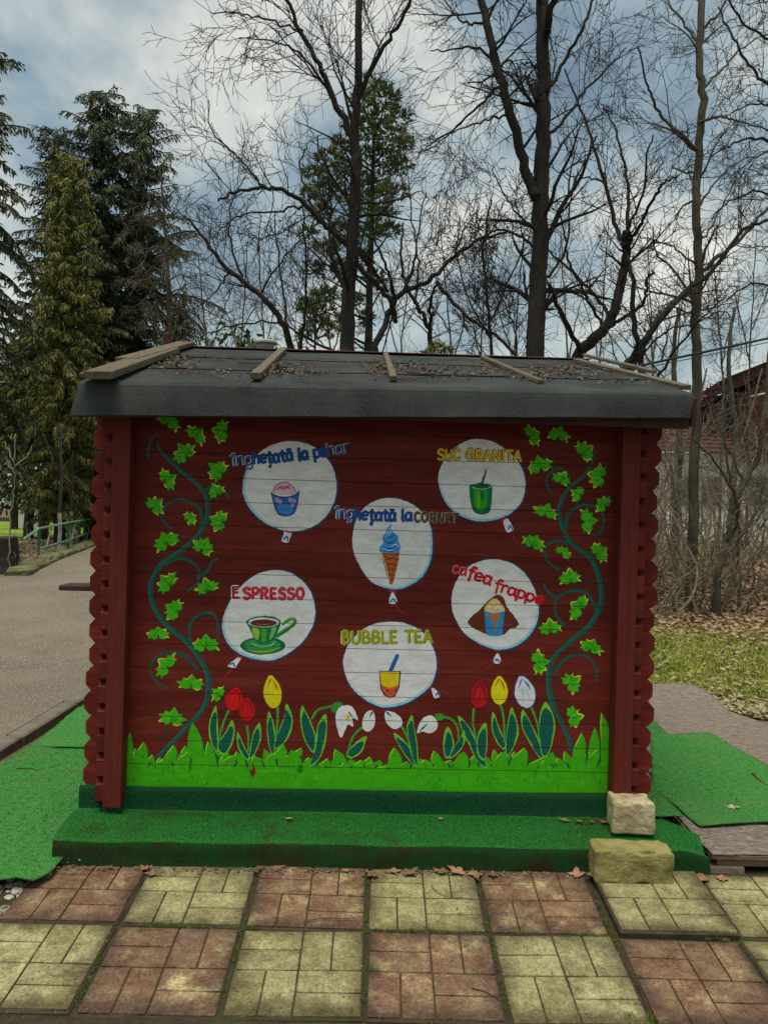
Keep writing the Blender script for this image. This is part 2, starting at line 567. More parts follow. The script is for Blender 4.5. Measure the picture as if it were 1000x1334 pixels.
# ------------------------------------------------------------------ paving
pav = MB()
PW = 0.5
PA = radians(0.35)
p0 = slab_plane(477, 1211)          # joint corner between rows
pbase = Matrix.Translation(p0) @ Matrix.Rotation(math.atan(PV), 4, 'X') @ Matrix.Rotation(PA, 4, 'Z')
bedn = 12
for j in range(bedn + 1):
    for i in range(25):
        q = Vector((-1.72 + i * 0.16, -0.62 + j * 0.1, -0.016 + 0.008 * noise.noise(Vector((i * .9, j * .9, 0)))))
        pav.v.append(tuple(q))
for j in range(bedn):
    for i in range(24):
        pav.f.append((j * 25 + i, j * 25 + i + 1, (j + 1) * 25 + i + 1, (j + 1) * 25 + i))
        pav.m.append(0)
paving = pav.build('paving', MT['bed'])
paving.matrix_world = pbase
tag(paving, kind='structure')


def slab_mesh():
    b = MB()
    h = 0.2435
    b.box((0, 0, -0.032), (2 * h, 2 * h, 0.05), bev=0.006)
    return b


def block_mesh(wx, wy, seed):
    """raised field of a slab with softened edges and a little wear"""
    random.seed(seed)
    b = MB()
    r = 0.0045
    pr = []
    for z, ins in ((0.0, 0.0), (0.0065, 0.0012), (0.0085, r + 0.001)):
        x, y = wx / 2 - ins, wy / 2 - ins
        ring = []
        for (sx, sy) in ((-1, -1), (1, -1), (1, 1), (-1, 1)):
            nxt = {(-1, -1): (1, -1), (1, -1): (1, 1), (1, 1): (-1, 1), (-1, 1): (-1, -1)}[(sx, sy)]
            for t in (0.02, 0.5, 0.98):
                px, py = (sx * (1 - t) + nxt[0] * t) * x, (sy * (1 - t) + nxt[1] * t) * y
                ring.append(Vector((px + rnd(-.0012, .0012), py + rnd(-.0012, .0012), z)))
        pr.append(ring)
    for rg in pr:
        for p in rg:
            b.v.append(tuple(p))
    for k in range(2):
        for i in range(12):
            j = (i + 1) % 12
            b.f.append((k * 12 + i, k * 12 + j, k * 12 + 12 + j, k * 12 + 12 + i))
            b.m.append(0)
    c = len(b.v)
    b.v.append((0, 0, 0.0088))
    for i in range(12):
        b.f.append((24 + i, 24 + (i + 1) % 12, c))
        b.m.append(0)
    return b


def to_mesh(b, name, m):
    me = bpy.data.meshes.new(name)
    me.from_pydata(b.v, [], b.f)
    me.materials.append(m)
    me.update()
    return me




def grime(m, col):
    """dirt gathered along the outer edge of every slab"""
    t = m.node_tree
    p = t.nodes['Principled BSDF']
    src = p.inputs['Base Color'].links[0].from_socket
    tcn = t.nodes.new('ShaderNodeTexCoord')
    tcn.object = paving
    sx_ = t.nodes.new('ShaderNodeSeparateXYZ')
    t.links.new(tcn.outputs['Object'], sx_.inputs[0])
    e = []
    for k in (0, 1):
        fr = mth(t, 'FRACT', mth(t, 'ADD', mth(t, 'DIVIDE', sx_.outputs[k], PW), 10.0))
        e.append(mth(t, 'MULTIPLY', mth(t, 'ABSOLUTE', mth(t, 'SUBTRACT', fr, 0.5)), 2.0))
    mx = mth(t, 'MAXIMUM', e[0], e[1])
    nz = t.nodes.new('ShaderNodeTexNoise')
    nz.inputs['Scale'].default_value = 7.0
    nz.inputs['Detail'].default_value = 6.0
    t.links.new(tcn.outputs['Object'], nz.inputs['Vector'])
    v = mth(t, 'ADD', mx, mth(t, 'MULTIPLY', mth(t, 'SUBTRACT', nz.outputs[0], 0.5), 0.75))
    f = ramp(t, v, [(0.62, (0, 0, 0)), (1.04, (0.88, 0.88, 0.88))])
    c = mixc(t, f, src, col)
    for sc_, lo_, hi_, a_, b_ in ((85.0, 0.36, 0.62, 0.58, 1.12), (24.0, 0.36, 0.60, 0.74, 1.10)):
        g_ = t.nodes.new('ShaderNodeTexNoise')
        g_.inputs['Scale'].default_value = sc_
        g_.inputs['Detail'].default_value = 4.0
        g_.inputs['Roughness'].default_value = 0.7
        t.links.new(tcn.outputs['Object'], g_.inputs['Vector'])
        c = mixc(t, 1.0, c, ramp(t, g_.outputs[0], [(lo_, (a_, a_, a_)), (hi_, (b_, b_, b_))]), 'MULTIPLY')
    t.links.new(c, p.inputs['Base Color'])


grime(MT['slab_yel'], (0.075, 0.062, 0.024))
grime(MT['slab_red'], (0.062, 0.036, 0.024))
slab_me = to_mesh(slab_mesh(), 'paving_slab', MT['groove'])
fields = {}
for cn in ('slab_red', 'slab_yel'):
    fields[cn, 'h'] = [to_mesh(block_mesh(0.2325, 0.1138, s), 'raised_field', MT[cn]) for s in (1, 2, 3)]
    fields[cn, 'v'] = [to_mesh(block_mesh(0.1138, 0.2325, s), 'raised_field', MT[cn]) for s in (4, 5, 6)]
random.seed(11)
for row in (0, 1):
    for colm in range(-3, 5):
        if row == 1 and colm < -3:
            continue
        red = (colm + row) % 2 == 0
        if row == 1 and colm <= -4:
            continue
        cn = 'slab_red' if red else 'slab_yel'
        if colm >= 3 and row == 1:
            cn = 'slab_yel'
        if row == 1 and colm == 2:
            cn = 'slab_yel'
        if row == 1:
            cn = {-3: 'slab_red', -2: 'slab_yel', -1: 'slab_red', 0: 'slab_yel', 1: 'slab_red', 2: 'slab_yel', 3: 'slab_yel', 4: 'slab_red'}[colm]
        else:
            cn = {-3: 'slab_yel', -2: 'slab_red', -1: 'slab_yel', 0: 'slab_red', 1: 'slab_yel', 2: 'slab_red', 3: 'slab_yel', 4: 'slab_red'}[colm]
        s = link('paving_slab', slab_me, paving)
        ox = 0.022 if (row == 1 and colm >= 2) else 0
        s.location = (colm * PW + PW / 2 + rnd(-.004, .004) + ox, (row - 1) * PW + PW / 2 + rnd(-.004, .004), rnd(-.003, .003) + (0.022 if (row == 1 and colm == 2) else 0))
        s.rotation_euler = (rnd(-.012, .012), rnd(-.014, .014), rnd(-.012, .012))
        if row == 0:
            s.scale = (1, 1.045, 1)
            s.location.y -= 0.012
        q = 0.1195
        for (sx, sy) in ((-1, 1), (1, 1), (-1, -1), (1, -1)):
            hor = sx * sy < 0
            for k in (-1, 1):
                f = link('raised_field', random.choice(fields[cn, 'h' if hor else 'v']), s)
                off = 0.0598 * k
                f.location = (sx * q + (0 if hor else off), sy * q + (off if hor else 0), -0.0075)
                f.rotation_euler = (0, 0, random.choice((0, pi)))

# ------------------------------------------------------------------ kiosk
kiosk = empty('log_kiosk', KO, KA)
tag(kiosk, 'dark red wooden log kiosk painted with drinks, ivy and tulips', 'kiosk')


def kpart(b, name, m, parent=None, **kw):
    return b.build(name, m, parent or kiosk, **kw)


uL = (wall(116, 790)[0] + wall(107, 1030)[0] + wall(124, 575)[0]) / 3
uR = (wall(853.5, 790)[0] + wall(845, 1030)[0] + wall(862, 575)[0]) / 3
vy = [wall(510, 1032 - 31.0 * i)[1] for i in range(18)]
BP = (vy[16] - vy[0]) / 16
VB = [vy[0] + BP * i for i in range(18)]
TH = 0.044
random.seed(3)
board_me = None
for i in range(17):
    b = MB()
    lo, hi = VB[i] + 0.0004, VB[i + 1] - 0.0004
    hz = (hi - lo) / 2
    jl, jr = rnd(-.010, .008), rnd(-.008, .010)
    cx, cz = 0.027, 0.031
    a0, a1 = uL + jl, uR + jr

    def outline(ins):
        return [(a0 + cx, -hz + ins), (a1 - cx, -hz + ins), (a1 - ins, -hz + cz), (a1 - ins, hz - cz), (a1 - cx, hz - ins),
                (a0 + cx, hz - ins), (a0 + ins, hz - cz), (a0 + ins, -hz + cz)]
    rings = [[(u, 0.0, v) for u, v in outline(0.0017)], [(u, 0.0024, v) for u, v in outline(0.0)],
             [(u, TH, v) for u, v in outline(0.0)]]
    for r in rings:
        b.v.extend(r)
    b.f.append(tuple(range(8)))
    b.m.append(0)
    for k in range(2):
        for q in range(8):
            j = (q + 1) % 8
            b.f.append((k * 8 + j, k * 8 + q, k * 8 + 8 + q, k * 8 + 8 + j))
            b.m.append(0)
    b.f.append(tuple(range(23, 15, -1)))
    b.m.append(0)
    o = kpart(b, 'wall_board', MT['board'])
    o.location = (0, 0, (lo + hi) / 2)

# side logs: run back from the front wall, their ends stick out in front
DP = 0.088
KD = 3.55
ulog = (wall(134.4, 850, DP)[0], wall(831.5, 850, DP)[0])
for s, uc in ((-1, ulog[0]), (1, ulog[1])):
    for i in range(17):
        lo, hi = VB[i] - BP / 2, VB[i + 1] - BP / 2
        if i == 0:
            pass
        b = MB()
        hz = (hi - lo) / 2 - 0.0006
        cz, cy = 0.021, 0.036
        hw = 0.0185
        y0, y1 = -DP + rnd(-.004, .004), KD
        out = [(y0 + cy, -hz), (y1, -hz), (y1, hz), (y0 + cy, hz), (y0, hz - cz), (y0, -hz + cz)]
        for sx in (-hw, hw):
            b.v.extend((sx, y, z) for y, z in out)
        b.f.append(tuple(range(5, -1, -1)))
        b.f.append(tuple(range(6, 12)))
        for q in range(6):
            j = (q + 1) % 6
            b.f.append((q, j, 6 + j, 6 + q))
        b.m = [0] * len(b.f)
        o = kpart(b, 'side_log', MT['log'])
        o.location = (uc, 0, (lo + hi) / 2)
    # corner post
    b = MB()
    if s < 0:
        a0, a1 = wall(136.5, 950, 0.10)[0], wall(160, 950, 0.10)[0]
    else:
        a0, a1 = wall(800.5, 950, 0.10)[0], wall(824, 950, 0.10)[0]
    zb = wall(140, 1053, 0.10)[1] if s < 0 else wall(800, 1054, 0.1)[1]
    zt = VB[17] - 0.01
    b.box(((a0 + a1) / 2, -0.05 - 0.0015, (zb + zt) / 2), (a1 - a0, 0.10, zt - zb), bev=0.004)
    kpart(b, 'corner_post', MT['post'])
# rear wall and gables
b = MB()
b.box(((ulog[0] + ulog[1]) / 2, KD - 0.16, (VB[0] + VB[17]) / 2), (ulog[1] - ulog[0] - 0.05, 0.044, VB[17] - VB[0]), bev=0.002)
kpart(b, 'rear_wall', MT['board'])
b = MB()
b.box(((ulog[0] + ulog[1]) / 2, KD / 2, VB[0] + 0.03), (ulog[1] - ulog[0] - 0.05, KD - 0.5, 0.05))
kpart(b, 'floor_panel', MT['dkwood'])
# serving shelf on the left side, seen edge on
b = MB()
q0 = wall(88, 767.5)
b.box(((q0[0] + uL + 0.10) / 2 + 0.045, 0.13, q0[1]), (0.42, 0.16, 0.026), bev=0.004)
kpart(b, 'serving_shelf', MT['dkwood'])

# ------------------------------------------------------------------ roof
ED = 0.31                      # eave stands this far in front of the wall
YR = 1.84                      # ridge behind the wall


def ridge_pt(x, y):
    return wall(x, y, -YR)


eL_top, eR_top = wall(104, 497, ED), wall(903, 513, ED)
eL_bot, eR_bot = wall(91, 541, ED + 0.025), wall(899, 544, ED + 0.025)
rL, rR = ridge_pt(237, 453.5), ridge_pt(768, 470.5)
EV = (eL_top[1] + eR_top[1]) / 2
RVZ = (rL[1] + rR[1]) / 2


def roof_at(s, t):
    """point of the front slope: s 0..1 left-right, t 0 ridge .. 1 fold; local coordinates"""
    u = (rL[0] * (1 - s) + rR[0] * s) * (1 - t) + (eL_top[0] * (1 - s) + eR_top[0] * s) * t
    v = (rL[1] * (1 - s) + rR[1] * s) * (1 - t) + (eL_top[1] * (1 - s) + eR_top[1] * s) * t
    return Vector((u, YR - (YR + ED) * t, v))


roof = empty('roof')
roof.parent = kiosk
prof_n = 22
b = MB()
NS = 90
for i in range(NS + 1):
    s = i / NS
    top = roof_at(s, 1.0)
    bot = Vector((eL_bot[0] * (1 - s) + eR_bot[0] * s, -(ED + 0.025), eL_bot[1] * (1 - s) + eR_bot[1] * s))
    col = []
    for k in range(12):
        p = roof_at(s, k / 12 * 0.991)
        p.z += 0.006 * noise.noise(Vector((p.x * 2.5, p.y * 2.5, 1)))
        if 0 < k:
            p.z += 0.003
        col.append(p)
    # rounded fold
    a = roof_at(s, 0.991)
    m_ = top + Vector((0, -0.004, -0.012))
    for t in (0.0, 0.25, 0.5, 0.75, 1.0):
        e = top * 0.93 + bot * 0.07
        col.append(a * (1 - t) ** 2 + m_ * 2 * t * (1 - t) + e * t * t)
    for t in (0.25, 0.5, 0.75, 0.92, 1.0):
        p = top * (1 - t) + bot * t
        bulge = sin(pi * t) * 0.004
        wv = 0.010 * noise.noise(Vector((p.x * 2.3, 3.1, t))) * t + 0.004 * noise.noise(Vector((p.x * 9, 7.7, t))) * t
        p = p + Vector((0, -bulge + wv, 0.005 * noise.noise(Vector((p.x * 3.0, 9, 0))) * t))
        col.append(p)
    # turn under
    col.append(bot + Vector((0, 0.03, -0.004)))
    b.v.extend(tuple(p) for p in col)
    nc = len(col)
for i in range(NS):
    for k in range(nc - 1):
        q = i * nc + k
        b.f.append((q, q + 1, q + nc + 1, q + nc))
        b.m.append(0)
o = b.build('roof_felt', MT['felt'], roof, smooth_sh=False)
md = o.modifiers.new('thick', 'SOLIDIFY')
md.thickness = 0.006
md.offset = -1
# seams of the felt courses (overlap strips)
for t in (0.38, 0.72):
    b = MB()
    for i in range(61):
        s = i / 60
        p = roof_at(s, t) + Vector((0, 0, 0.0085 + 0.006 * noise.noise(Vector((roof_at(s, t).x * 2.5, roof_at(s, t).y * 2.5, 1)))))
        q = roof_at(s, t - 0.10) + Vector((0, 0, 0.0060 + 0.006 * noise.noise(Vector((roof_at(s, t).x * 2.5, roof_at(s, t).y * 2.5, 1)))))
        b.v.extend([tuple(q), tuple(p + Vector((0, 0.004 * noise.noise(Vector((s * 40, t, 0))), 0)))])
    for i in range(60):
        b.f.append((2 * i, 2 * i + 1, 2 * i + 3, 2 * i + 2))
        b.m.append(0)
    o = b.build('felt_overlap', MT['felt'], roof)
    md = o.modifiers.new('thick', 'SOLIDIFY')
    md.thickness = 0.002
    md.offset = -1
# rear slope, decking, barge boards
b = MB()
rear = 2 * YR + ED
A_, B_ = Vector((rL[0] - 0.02, YR, rL[1])), Vector((rR[0] + 0.02, YR, rR[1]))
C_, D_ = Vector((eR_top[0], rear, EV)), Vector((eL_top[0], rear, EV))
b.face([A_, B_, C_, D_])
o = b.build('rear_slope', MT['felt'], roof)
o.modifiers.new('thick', 'SOLIDIFY').thickness = 0.02
b = MB()
off = Vector((0, 0, -0.03))
for dd in range(12):
    t0, t1 = dd / 12, (dd + 0.97) / 12
    P = [roof_at(0.012, t0), roof_at(0.988, t0), roof_at(0.988, t1), roof_at(0.012, t1)]
    t_ = [tuple(p + off * 0.7) for p in P]
    l_ = [tuple(p + off * 1.6) for p in P]
    n0 = len(b.v)
    b.v.extend(t_ + l_)
    for f in ((0, 1, 2, 3), (7, 6, 5, 4), (0, 4, 5, 1), (1, 5, 6, 2), (2, 6, 7, 3), (3, 7, 4, 0)):
        b.f.append(tuple(n0 + i for i in f))
        b.m.append(0)
b.build('roof_decking', MT['soffit'], roof)
for s in (0, 1):
    b = MB()
    th = 0.022 if s else -0.022
    s0 = 0.0 if s == 0 else 1.0
    inn = 0.004 if s == 0 else -0.004
    P = [roof_at(s0, 0.0) + Vector((inn, 0, -0.012)), roof_at(s0, 1.0) + Vector((inn, 0.0, -0.02)),
         roof_at(s0, 1.0) + Vector((inn, 0.01, -0.155)), roof_at(s0, 0.0) + Vector((inn, 0, -0.155))]
    n0 = len(b.v)
    b.v.extend(tuple(p) for p in P)
    b.v.extend(tuple(p + Vector((th, 0, 0))) for p in P)
    for f in ((0, 1, 2, 3), (7, 6, 5, 4), (0, 4, 5, 1), (1, 5, 6, 2), (2, 6, 7, 3), (3, 7, 4, 0)):
        b.f.append(tuple(n0 + i for i in f))
        b.m.append(0)
    b.build('barge_board', MT['barge'], roof)
# fascia board behind the felt
b = MB()
b.box(((eL_top[0] + eR_top[0]) / 2, -ED + 0.03, EV - 0.085), (eR_top[0] - eL_top[0] - 0.02, 0.022, 0.12))
b.build('fascia_board', MT['soffit'], roof)
# gable panels
for uc in ulog:
    b = MB()
    n0 = len(b.v)
    for du in (-0.015, 0.015):
        b.v.extend([(uc + du, -0.02, VB[16]), (uc + du, 2 * YR, VB[16]), (uc + du, 2 * YR, EV - 0.05), (uc + du, YR, RVZ - 0.09), (uc + du, -0.02, EV + 0.0)])
    b.f.append((0, 1, 2, 3, 4))
    b.f.append((9, 8, 7, 6, 5))
    for q in range(5):
        j = (q + 1) % 5
        b.f.append((q, 5 + q, 5 + j, j))
    b.m = [0] * len(b.f)
    kpart(b, 'gable_panel', MT['board'])
# ridge cap
b = MB()
for sgn in (1, -1):
    P = [Vector((rL[0], YR, rL[1] + 0.016)), Vector((rR[0], YR, rR[1] + 0.016)), Vector((rR[0], YR - sgn * 0.05, rR[1] + 0.002)), Vector((rL[0], YR - sgn * 0.05, rL[1] + 0.002))]
    b.face(P if sgn > 0 else P[::-1])
o = b.build('ridge_cap', MT['barge'], roof)
o.modifiers.new('thick', 'SOLIDIFY').thickness = 0.004


def roof_hit(x, y):
    """photo pixel -> local point on the front slope"""
    n = (roof_at(1, 0) - roof_at(0, 0)).cross(roof_at(0.5, 1) - roof_at(0.5, 0))
    p0_ = roof_at(0.5, 0.5)
    P0 = kworld(*p0_)
    nw = EX * n.x + EY * n.y + Vector((0, 0, n.z))
    r = ray(x, y)
    t = (P0 - CAM).dot(nw) / r.dot(nw)
    p = CAM + r * t - KO
    return Vector((p.dot(EX), p.dot(EY), p.z))


RN = (roof_at(1, .5) - roof_at(0, .5)).cross(roof_at(.5, 0) - roof_at(.5, 1)).normalized()
if RN.z < 0:
    RN = -RN


def batten(pa, pb, wd, th, lift=0.0, ext=0.0):
    A, B = roof_hit(*pa), roof_hit(*pb)
    ax = (B - A)
    L = ax.length
    ax.normalize()
    sd = ax.cross(RN).normalized()
    rot = Matrix((ax, sd, RN)).transposed()
    b = MB()
    b.box((0, 0, 0), (L, wd, th), bev=0.003, jit=0.0012)
    o = b.build('batten', MT['batten'], roof)
    o.matrix_local = Matrix.Translation((A + B) / 2 + RN * (th / 2 + 0.010 + lift)) @ rot.to_4x4()
    return o


batten((243, 454), (165, 478), 0.115, 0.028, 0.012)
batten((222, 462), (128, 497), 0.120, 0.036)
batten((195, 469), (112, 495), 0.06, 0.02, 0.0)
batten((369, 460), (333, 497), 0.048, 0.032)
batten((502, 466), (512, 499), 0.033, 0.026)
batten((628, 469), (704, 503), 0.032, 0.022)
batten((750, 474), (893, 511), 0.05, 0.026)
batten((760, 472.5), (850, 497), 0.030, 0.02, 0.034)
# vent cap and little red post behind the ridge
p = wall(347, 448.5, -(YR + 0.5))
b = MB()
b.lathe((p[0], YR + 0.5, p[1] - 0.30), [(0.055, 0), (0.055, 0.26), (0.062, 0.27), (0.062, 0.30), (0.088, 0.302), (0.088, 0.315), (0.05, 0.335), (0.005, 0.34)], 18)
kpart(b, 'roof_vent', MT['metalcap'], roof, smooth_sh=False)
p = wall(217, 441, -(YR + 0.4))
b = MB()
b.box((p[0], YR + 0.4, p[1] - 0.14), (0.045, 0.045, 0.36), bev=0.006)
kpart(b, 'gable_finial', MT['barge'], roof)

# ------------------------------------------------------------------ painted mural (thin paint on the boards, split at every joint)
GAP = 0.0013


class Paint:
    def __init__(self):
        self.t = {}

    def tri(self, pts, key):
        v0 = min(p[1] for p in pts)
        v1 = max(p[1] for p in pts)
        for i in range(17):
            lo, hi = VB[i] + GAP, VB[i + 1] - GAP
            if v1 <= lo or v0 >= hi:
                continue
            poly = pts
            for lim, sgn in ((lo, 1), (hi, -1)):
                out = []
                n = len(poly)
                for a in range(n):
                    P, Q = poly[a], poly[(a + 1) % n]
                    dp, dq = (P[1] - lim) * sgn, (Q[1] - lim) * sgn
                    if dp >= 0:
                        out.append(P)
                    if dp * dq < 0:
                        f = dp / (dp - dq)
                        out.append((P[0] + (Q[0] - P[0]) * f, P[1] + (Q[1] - P[1]) * f))
                poly = out
                if len(poly) < 3:
                    break
            if len(poly) >= 3:
                self.t.setdefault(key, []).append(poly)

    def poly(self, px, color, lay=0, n=5, jit=0.0):
        pts = spline(px, n, True) if n > 1 else [Vector(p) for p in px]
        if jit:
            pts = [p + Vector((rnd(-jit, jit), rnd(-jit, jit))) for p in pts]
        pts = [p + Vector((noise.noise(Vector((p[0] * .35, p[1] * .35, lay))), noise.noise(Vector((p[0] * .35, p[1] * .35, lay + 9))))) * 0.7 for p in pts]
        uv = [wall(p[0], p[1]) for p in pts]
        for a in geometry.tessellate_polygon([[Vector((q[0], q[1], 0)) for q in uv]]):
            tri = [uv[i] for i in a]
            ar = (tri[1][0] - tri[0][0]) * (tri[2][1] - tri[0][1]) - (tri[1][1] - tri[0][1]) * (tri[2][0] - tri[0][0])
            if abs(ar) < 1e-10:
                continue
            if ar < 0:
                tri = tri[::-1]
            self.tri(tri, (color, lay))
        return self

    def stroke(self, px, width, color, lay=0, n=5, closed=False, tip=None):
        """ribbon; width a number or list (px), tip: taper (start, end) factors"""
        pts = spline(px, n, closed) if n > 1 else [Vector(p) for p in px]
        if closed:
            pts.append(pts[0].copy())
        m = len(pts)
        L, Rr = [], []
        for i, p in enumerate(pts):
            t = pts[min(i + 1, m - 1)] - pts[max(i - 1, 0)]
            if closed and i in (0, m - 1):
                t = pts[1] - pts[m - 2]
            if t.length < 1e-6:
                t = Vector((1, 0))
            t.normalize()
            nn = Vector((-t[1], t[0]))
            f = i / (m - 1)
            if isinstance(width, (list, tuple)):
                k = f * (len(width) - 1)
                a = int(min(k, len(width) - 2))
                wd = width[a] + (width[a + 1] - width[a]) * (k - a)
            else:
                wd = width
            wd *= 1 + 0.28 * noise.noise(Vector((p[0] * .4, p[1] * .4, lay + 3)))
            L.append(wall(*(p + nn * wd / 2)))
            Rr.append(wall(*(p - nn * wd / 2)))
        quads = [(L[i], L[i + 1], Rr[i + 1], Rr[i]) for i in range(m - 1)]
        if not closed:
            for e, o in ((0, 1), (m - 1, m - 2)):
                a, c = L[e], Rr[e]
                mid = ((a[0] + c[0]) / 2, (a[1] + c[1]) / 2)
                pe, po = wall(*pts[e]), wall(*pts[o])
                dx, dy = pe[0] - po[0], pe[1] - po[1]
                q = math.hypot(dx, dy) or 1
                hw = math.hypot(a[0] - c[0], a[1] - c[1]) / 2
                tipp = (mid[0] + dx / q * hw * 0.7, mid[1] + dy / q * hw * 0.7)
                quads.append((a, tipp, c))
        for q in quads:
            for tri in ([q[0], q[1], q[2]], [q[0], q[2], q[3]]) if len(q) == 4 else ([q[0], q[1], q[2]],):
                ar = (tri[1][0] - tri[0][0]) * (tri[2][1] - tri[0][1]) - (tri[1][1] - tri[0][1]) * (tri[2][0] - tri[0][0])
                if abs(ar) < 1e-11:
                    continue
                self.tri(tri if ar > 0 else tri[::-1], (color, lay))
        return self

    def ell(self, c, rx, ry, color, lay=0, rot=0.0, n=22):
        pts = []
        for k in range(n):
            a = 2 * pi * k / n
            x, y = rx * cos(a), ry * sin(a)
            pts.append((c[0] + x * cos(rot) - y * sin(rot), c[1] + x * sin(rot) + y * cos(rot)))
        return self.poly(pts, color, lay, n=1)

    def build(self, name, parent, base=0):
        b = MB()
        mats = []
        for (color, lay), polys in self.t.items():
            m = pc(*color)
            if m not in mats:
                mats.append(m)
            mi = mats.index(m)
            y = -0.0005 - (lay + base) * 0.00011
            for poly in polys:
                b.face([(u, y, v) for u, v in poly], mi)
        return b.build(name, mats, parent)


# --- stroke alphabet: glyph -> (advance, strokes) in a box with cap height 1, x-height 0.72
G = {
    'n': (0.62, [[(0, .72), (0, 0)], [(0, .55), (.2, .72), (.42, .66), (.45, .4), (.45, 0)]]),
    'g': (0.64, [[(.45, .62), (.25, .72), (.03, .58), (.02, .2), (.2, .04), (.44, .18)], [(.46, .72), (.46, -.12), (.3, -.32), (.05, -.25)]]),
    'h': (0.60, [[(0, 1.02), (0, 0)], [(0, .5), (.2, .7), (.4, .62), (.42, .35), (.42, 0)]]),
    'e': (0.60, [[(.04, .36), (.42, .42), (.4, .64), (.22, .72), (.04, .55), (.02, .25), (.18, .03), (.44, .14)]]),
    't': (0.54, [[(.2, .98), (.2, .2), (.3, .02), (.45, .08)], [(0, .72), (.42, .72)]]),
    'T,': (0.54, [[(.2, .98), (.2, .2), (.3, .02), (.45, .08)], [(0, .72), (.42, .72)], [(.24, -.16), (.16, -.36)]]),
    'a': (0.62, [[(.42, .6), (.22, .72), (.03, .55), (.02, .18), (.18, .02), (.42, .2)], [(.44, .72), (.44, .15), (.52, .0)]]),
    'A^': (0.62, [[(.42, .6), (.22, .72), (.03, .55), (.02, .18), (.18, .02), (.42, .2)], [(.44, .72), (.44, .15), (.52, .0)], [(.1, 1.0), (.24, .88), (.38, 1.0)]]),
    'I^': (0.34, [[(.1, .70), (.1, 0)], [(-.08, .86), (.1, 1.04), (.26, .88)]]),
    'l': (0.32, [[(.06, 1.04), (.06, .1), (.18, 0)]]),
    'p': (0.62, [[(.02, .72), (.02, -.34)], [(.02, .55), (.2, .72), (.44, .58), (.44, .2), (.25, .02), (.04, .16)]]),
    'r': (0.44, [[(.02, .72), (.02, 0)], [(.02, .5), (.16, .70), (.36, .66)]]),
    'c': (0.54, [[(.42, .6), (.22, .72), (.03, .55), (.02, .2), (.2, .02), (.42, .14)]]),
    'f': (0.48, [[(.44, .96), (.28, 1.04), (.17, .85), (.17, -.25)], [(0, .68), (.38, .68)]]),
    'S': (0.66, [[(.48, .84), (.26, 1.0), (.05, .82), (.14, .58), (.4, .44), (.48, .2), (.26, 0), (.02, .14)]]),
    'U': (0.70, [[(.04, 1), (.04, .25), (.26, 0), (.5, .25), (.5, 1)]]),
    'C': (0.66, [[(.48, .84), (.28, 1), (.06, .75), (.05, .28), (.27, 0), (.5, .16)]]),
    'G': (0.74, [[(.5, .84), (.28, 1), (.06, .75), (.05, .28), (.27, 0), (.52, .14), (.52, .46), (.34, .46)]]),
    'R': (0.70, [[(.05, 0), (.05, 1)], [(.05, .96), (.32, .98), (.46, .78), (.34, .54), (.07, .5)], [(.22, .5), (.5, 0)]]),
    'A': (0.74, [[(0, 0), (.28, 1)], [(.28, 1), (.56, 0)], [(.1, .34), (.46, .34)]]),
    'N': (0.76, [[(.05, 0), (.05, 1)], [(.05, 1), (.53, 0)], [(.53, 0), (.53, 1)]]),
    'I': (0.30, [[(.08, 0), (.08, 1)]]),
    'T': (0.66, [[(.28, 0), (.28, 1)], [(0, .98), (.56, .98)]]),
    'O': (0.76, [[(.28, 1), (.06, .75), (.05, .28), (.28, 0), (.51, .28), (.5, .75), (.28, 1)]]),
    'E': (0.64, [[(.05, 0), (.05, 1)], [(.05, .97), (.46, .97)], [(.05, .5), (.38, .5)], [(.05, .03), (.48, .03)]]),
    'P': (0.66, [[(.05, 0), (.05, 1)], [(.05, .96), (.32, .98), (.47, .75), (.32, .48), (.07, .46)]]),
    'B': (0.68, [[(.05, 0), (.05, 1)], [(.05, .97), (.3, .98), (.43, .78), (.3, .54), (.07, .52)], [(.25, .53), (.48, .4), (.46, .12), (.26, .02), (.06, .03)]]),
    'L': (0.58, [[(.05, 1), (.05, 0)], [(.05, .03), (.46, .03)]]),
    ' ': (0.42, []),
}


def letters(parent, glyphs, base, ht, color, width, edge=None, hl=None, bl=6):
    """hand-painted word; base: polyline of the baseline in photo pixels"""
    P = Paint()
    tot_ = sum(G[q][0] for q in glyphs)
    bp = [Vector(q) for q in base]
    seg = [(bp[i + 1] - bp[i]).length for i in range(len(bp) - 1)]
    total = sum(seg)
    k = total / (tot_ * ht)

    def onb(d):
        for i, s_ in enumerate(seg):
            if d <= s_ or i == len(seg) - 1:
                t = (bp[i + 1] - bp[i]) / s_
                return bp[i] + t * d, t
            d -= s_
    pos = 0.0
    ns = 0
    for q in glyphs:
        adv, strokes = G[q]
        wob = rnd(-0.5, 0.5)
        for st in strokes:
            pts = []
            for (x, y) in st:
                o, t = onb((pos + x) * ht * k)
                up = Vector((t[1], -t[0]))
                pts.append(o + up * (y * ht + wob))
            nn = 4 if len(pts) > 2 else 2
            if edge:
                P.stroke([p + Vector((-0.7, -0.4)) for p in pts], width + 1.1, edge, bl + (ns % 3) * 0.3, n=nn)
            P.stroke(pts, [width * rnd(.9, 1.1), width * rnd(.85, 1.1)], color, bl + 1.5 + (ns % 3) * 0.3, n=nn)
            if hl:
                P.stroke([p + Vector((-0.25 * width, -0.2)) for p in pts], max(0.9, width * 0.25), hl, bl + 3 + (ns % 3) * 0.3, n=nn)
            ns += 1
        pos += adv
    P.build('lettering', parent)


WHT = (184, 190, 182)
GRY = (160, 170, 166)
DBL = (20, 60, 105)
LBL = (120, 165, 195)
MBL = (30, 95, 155)


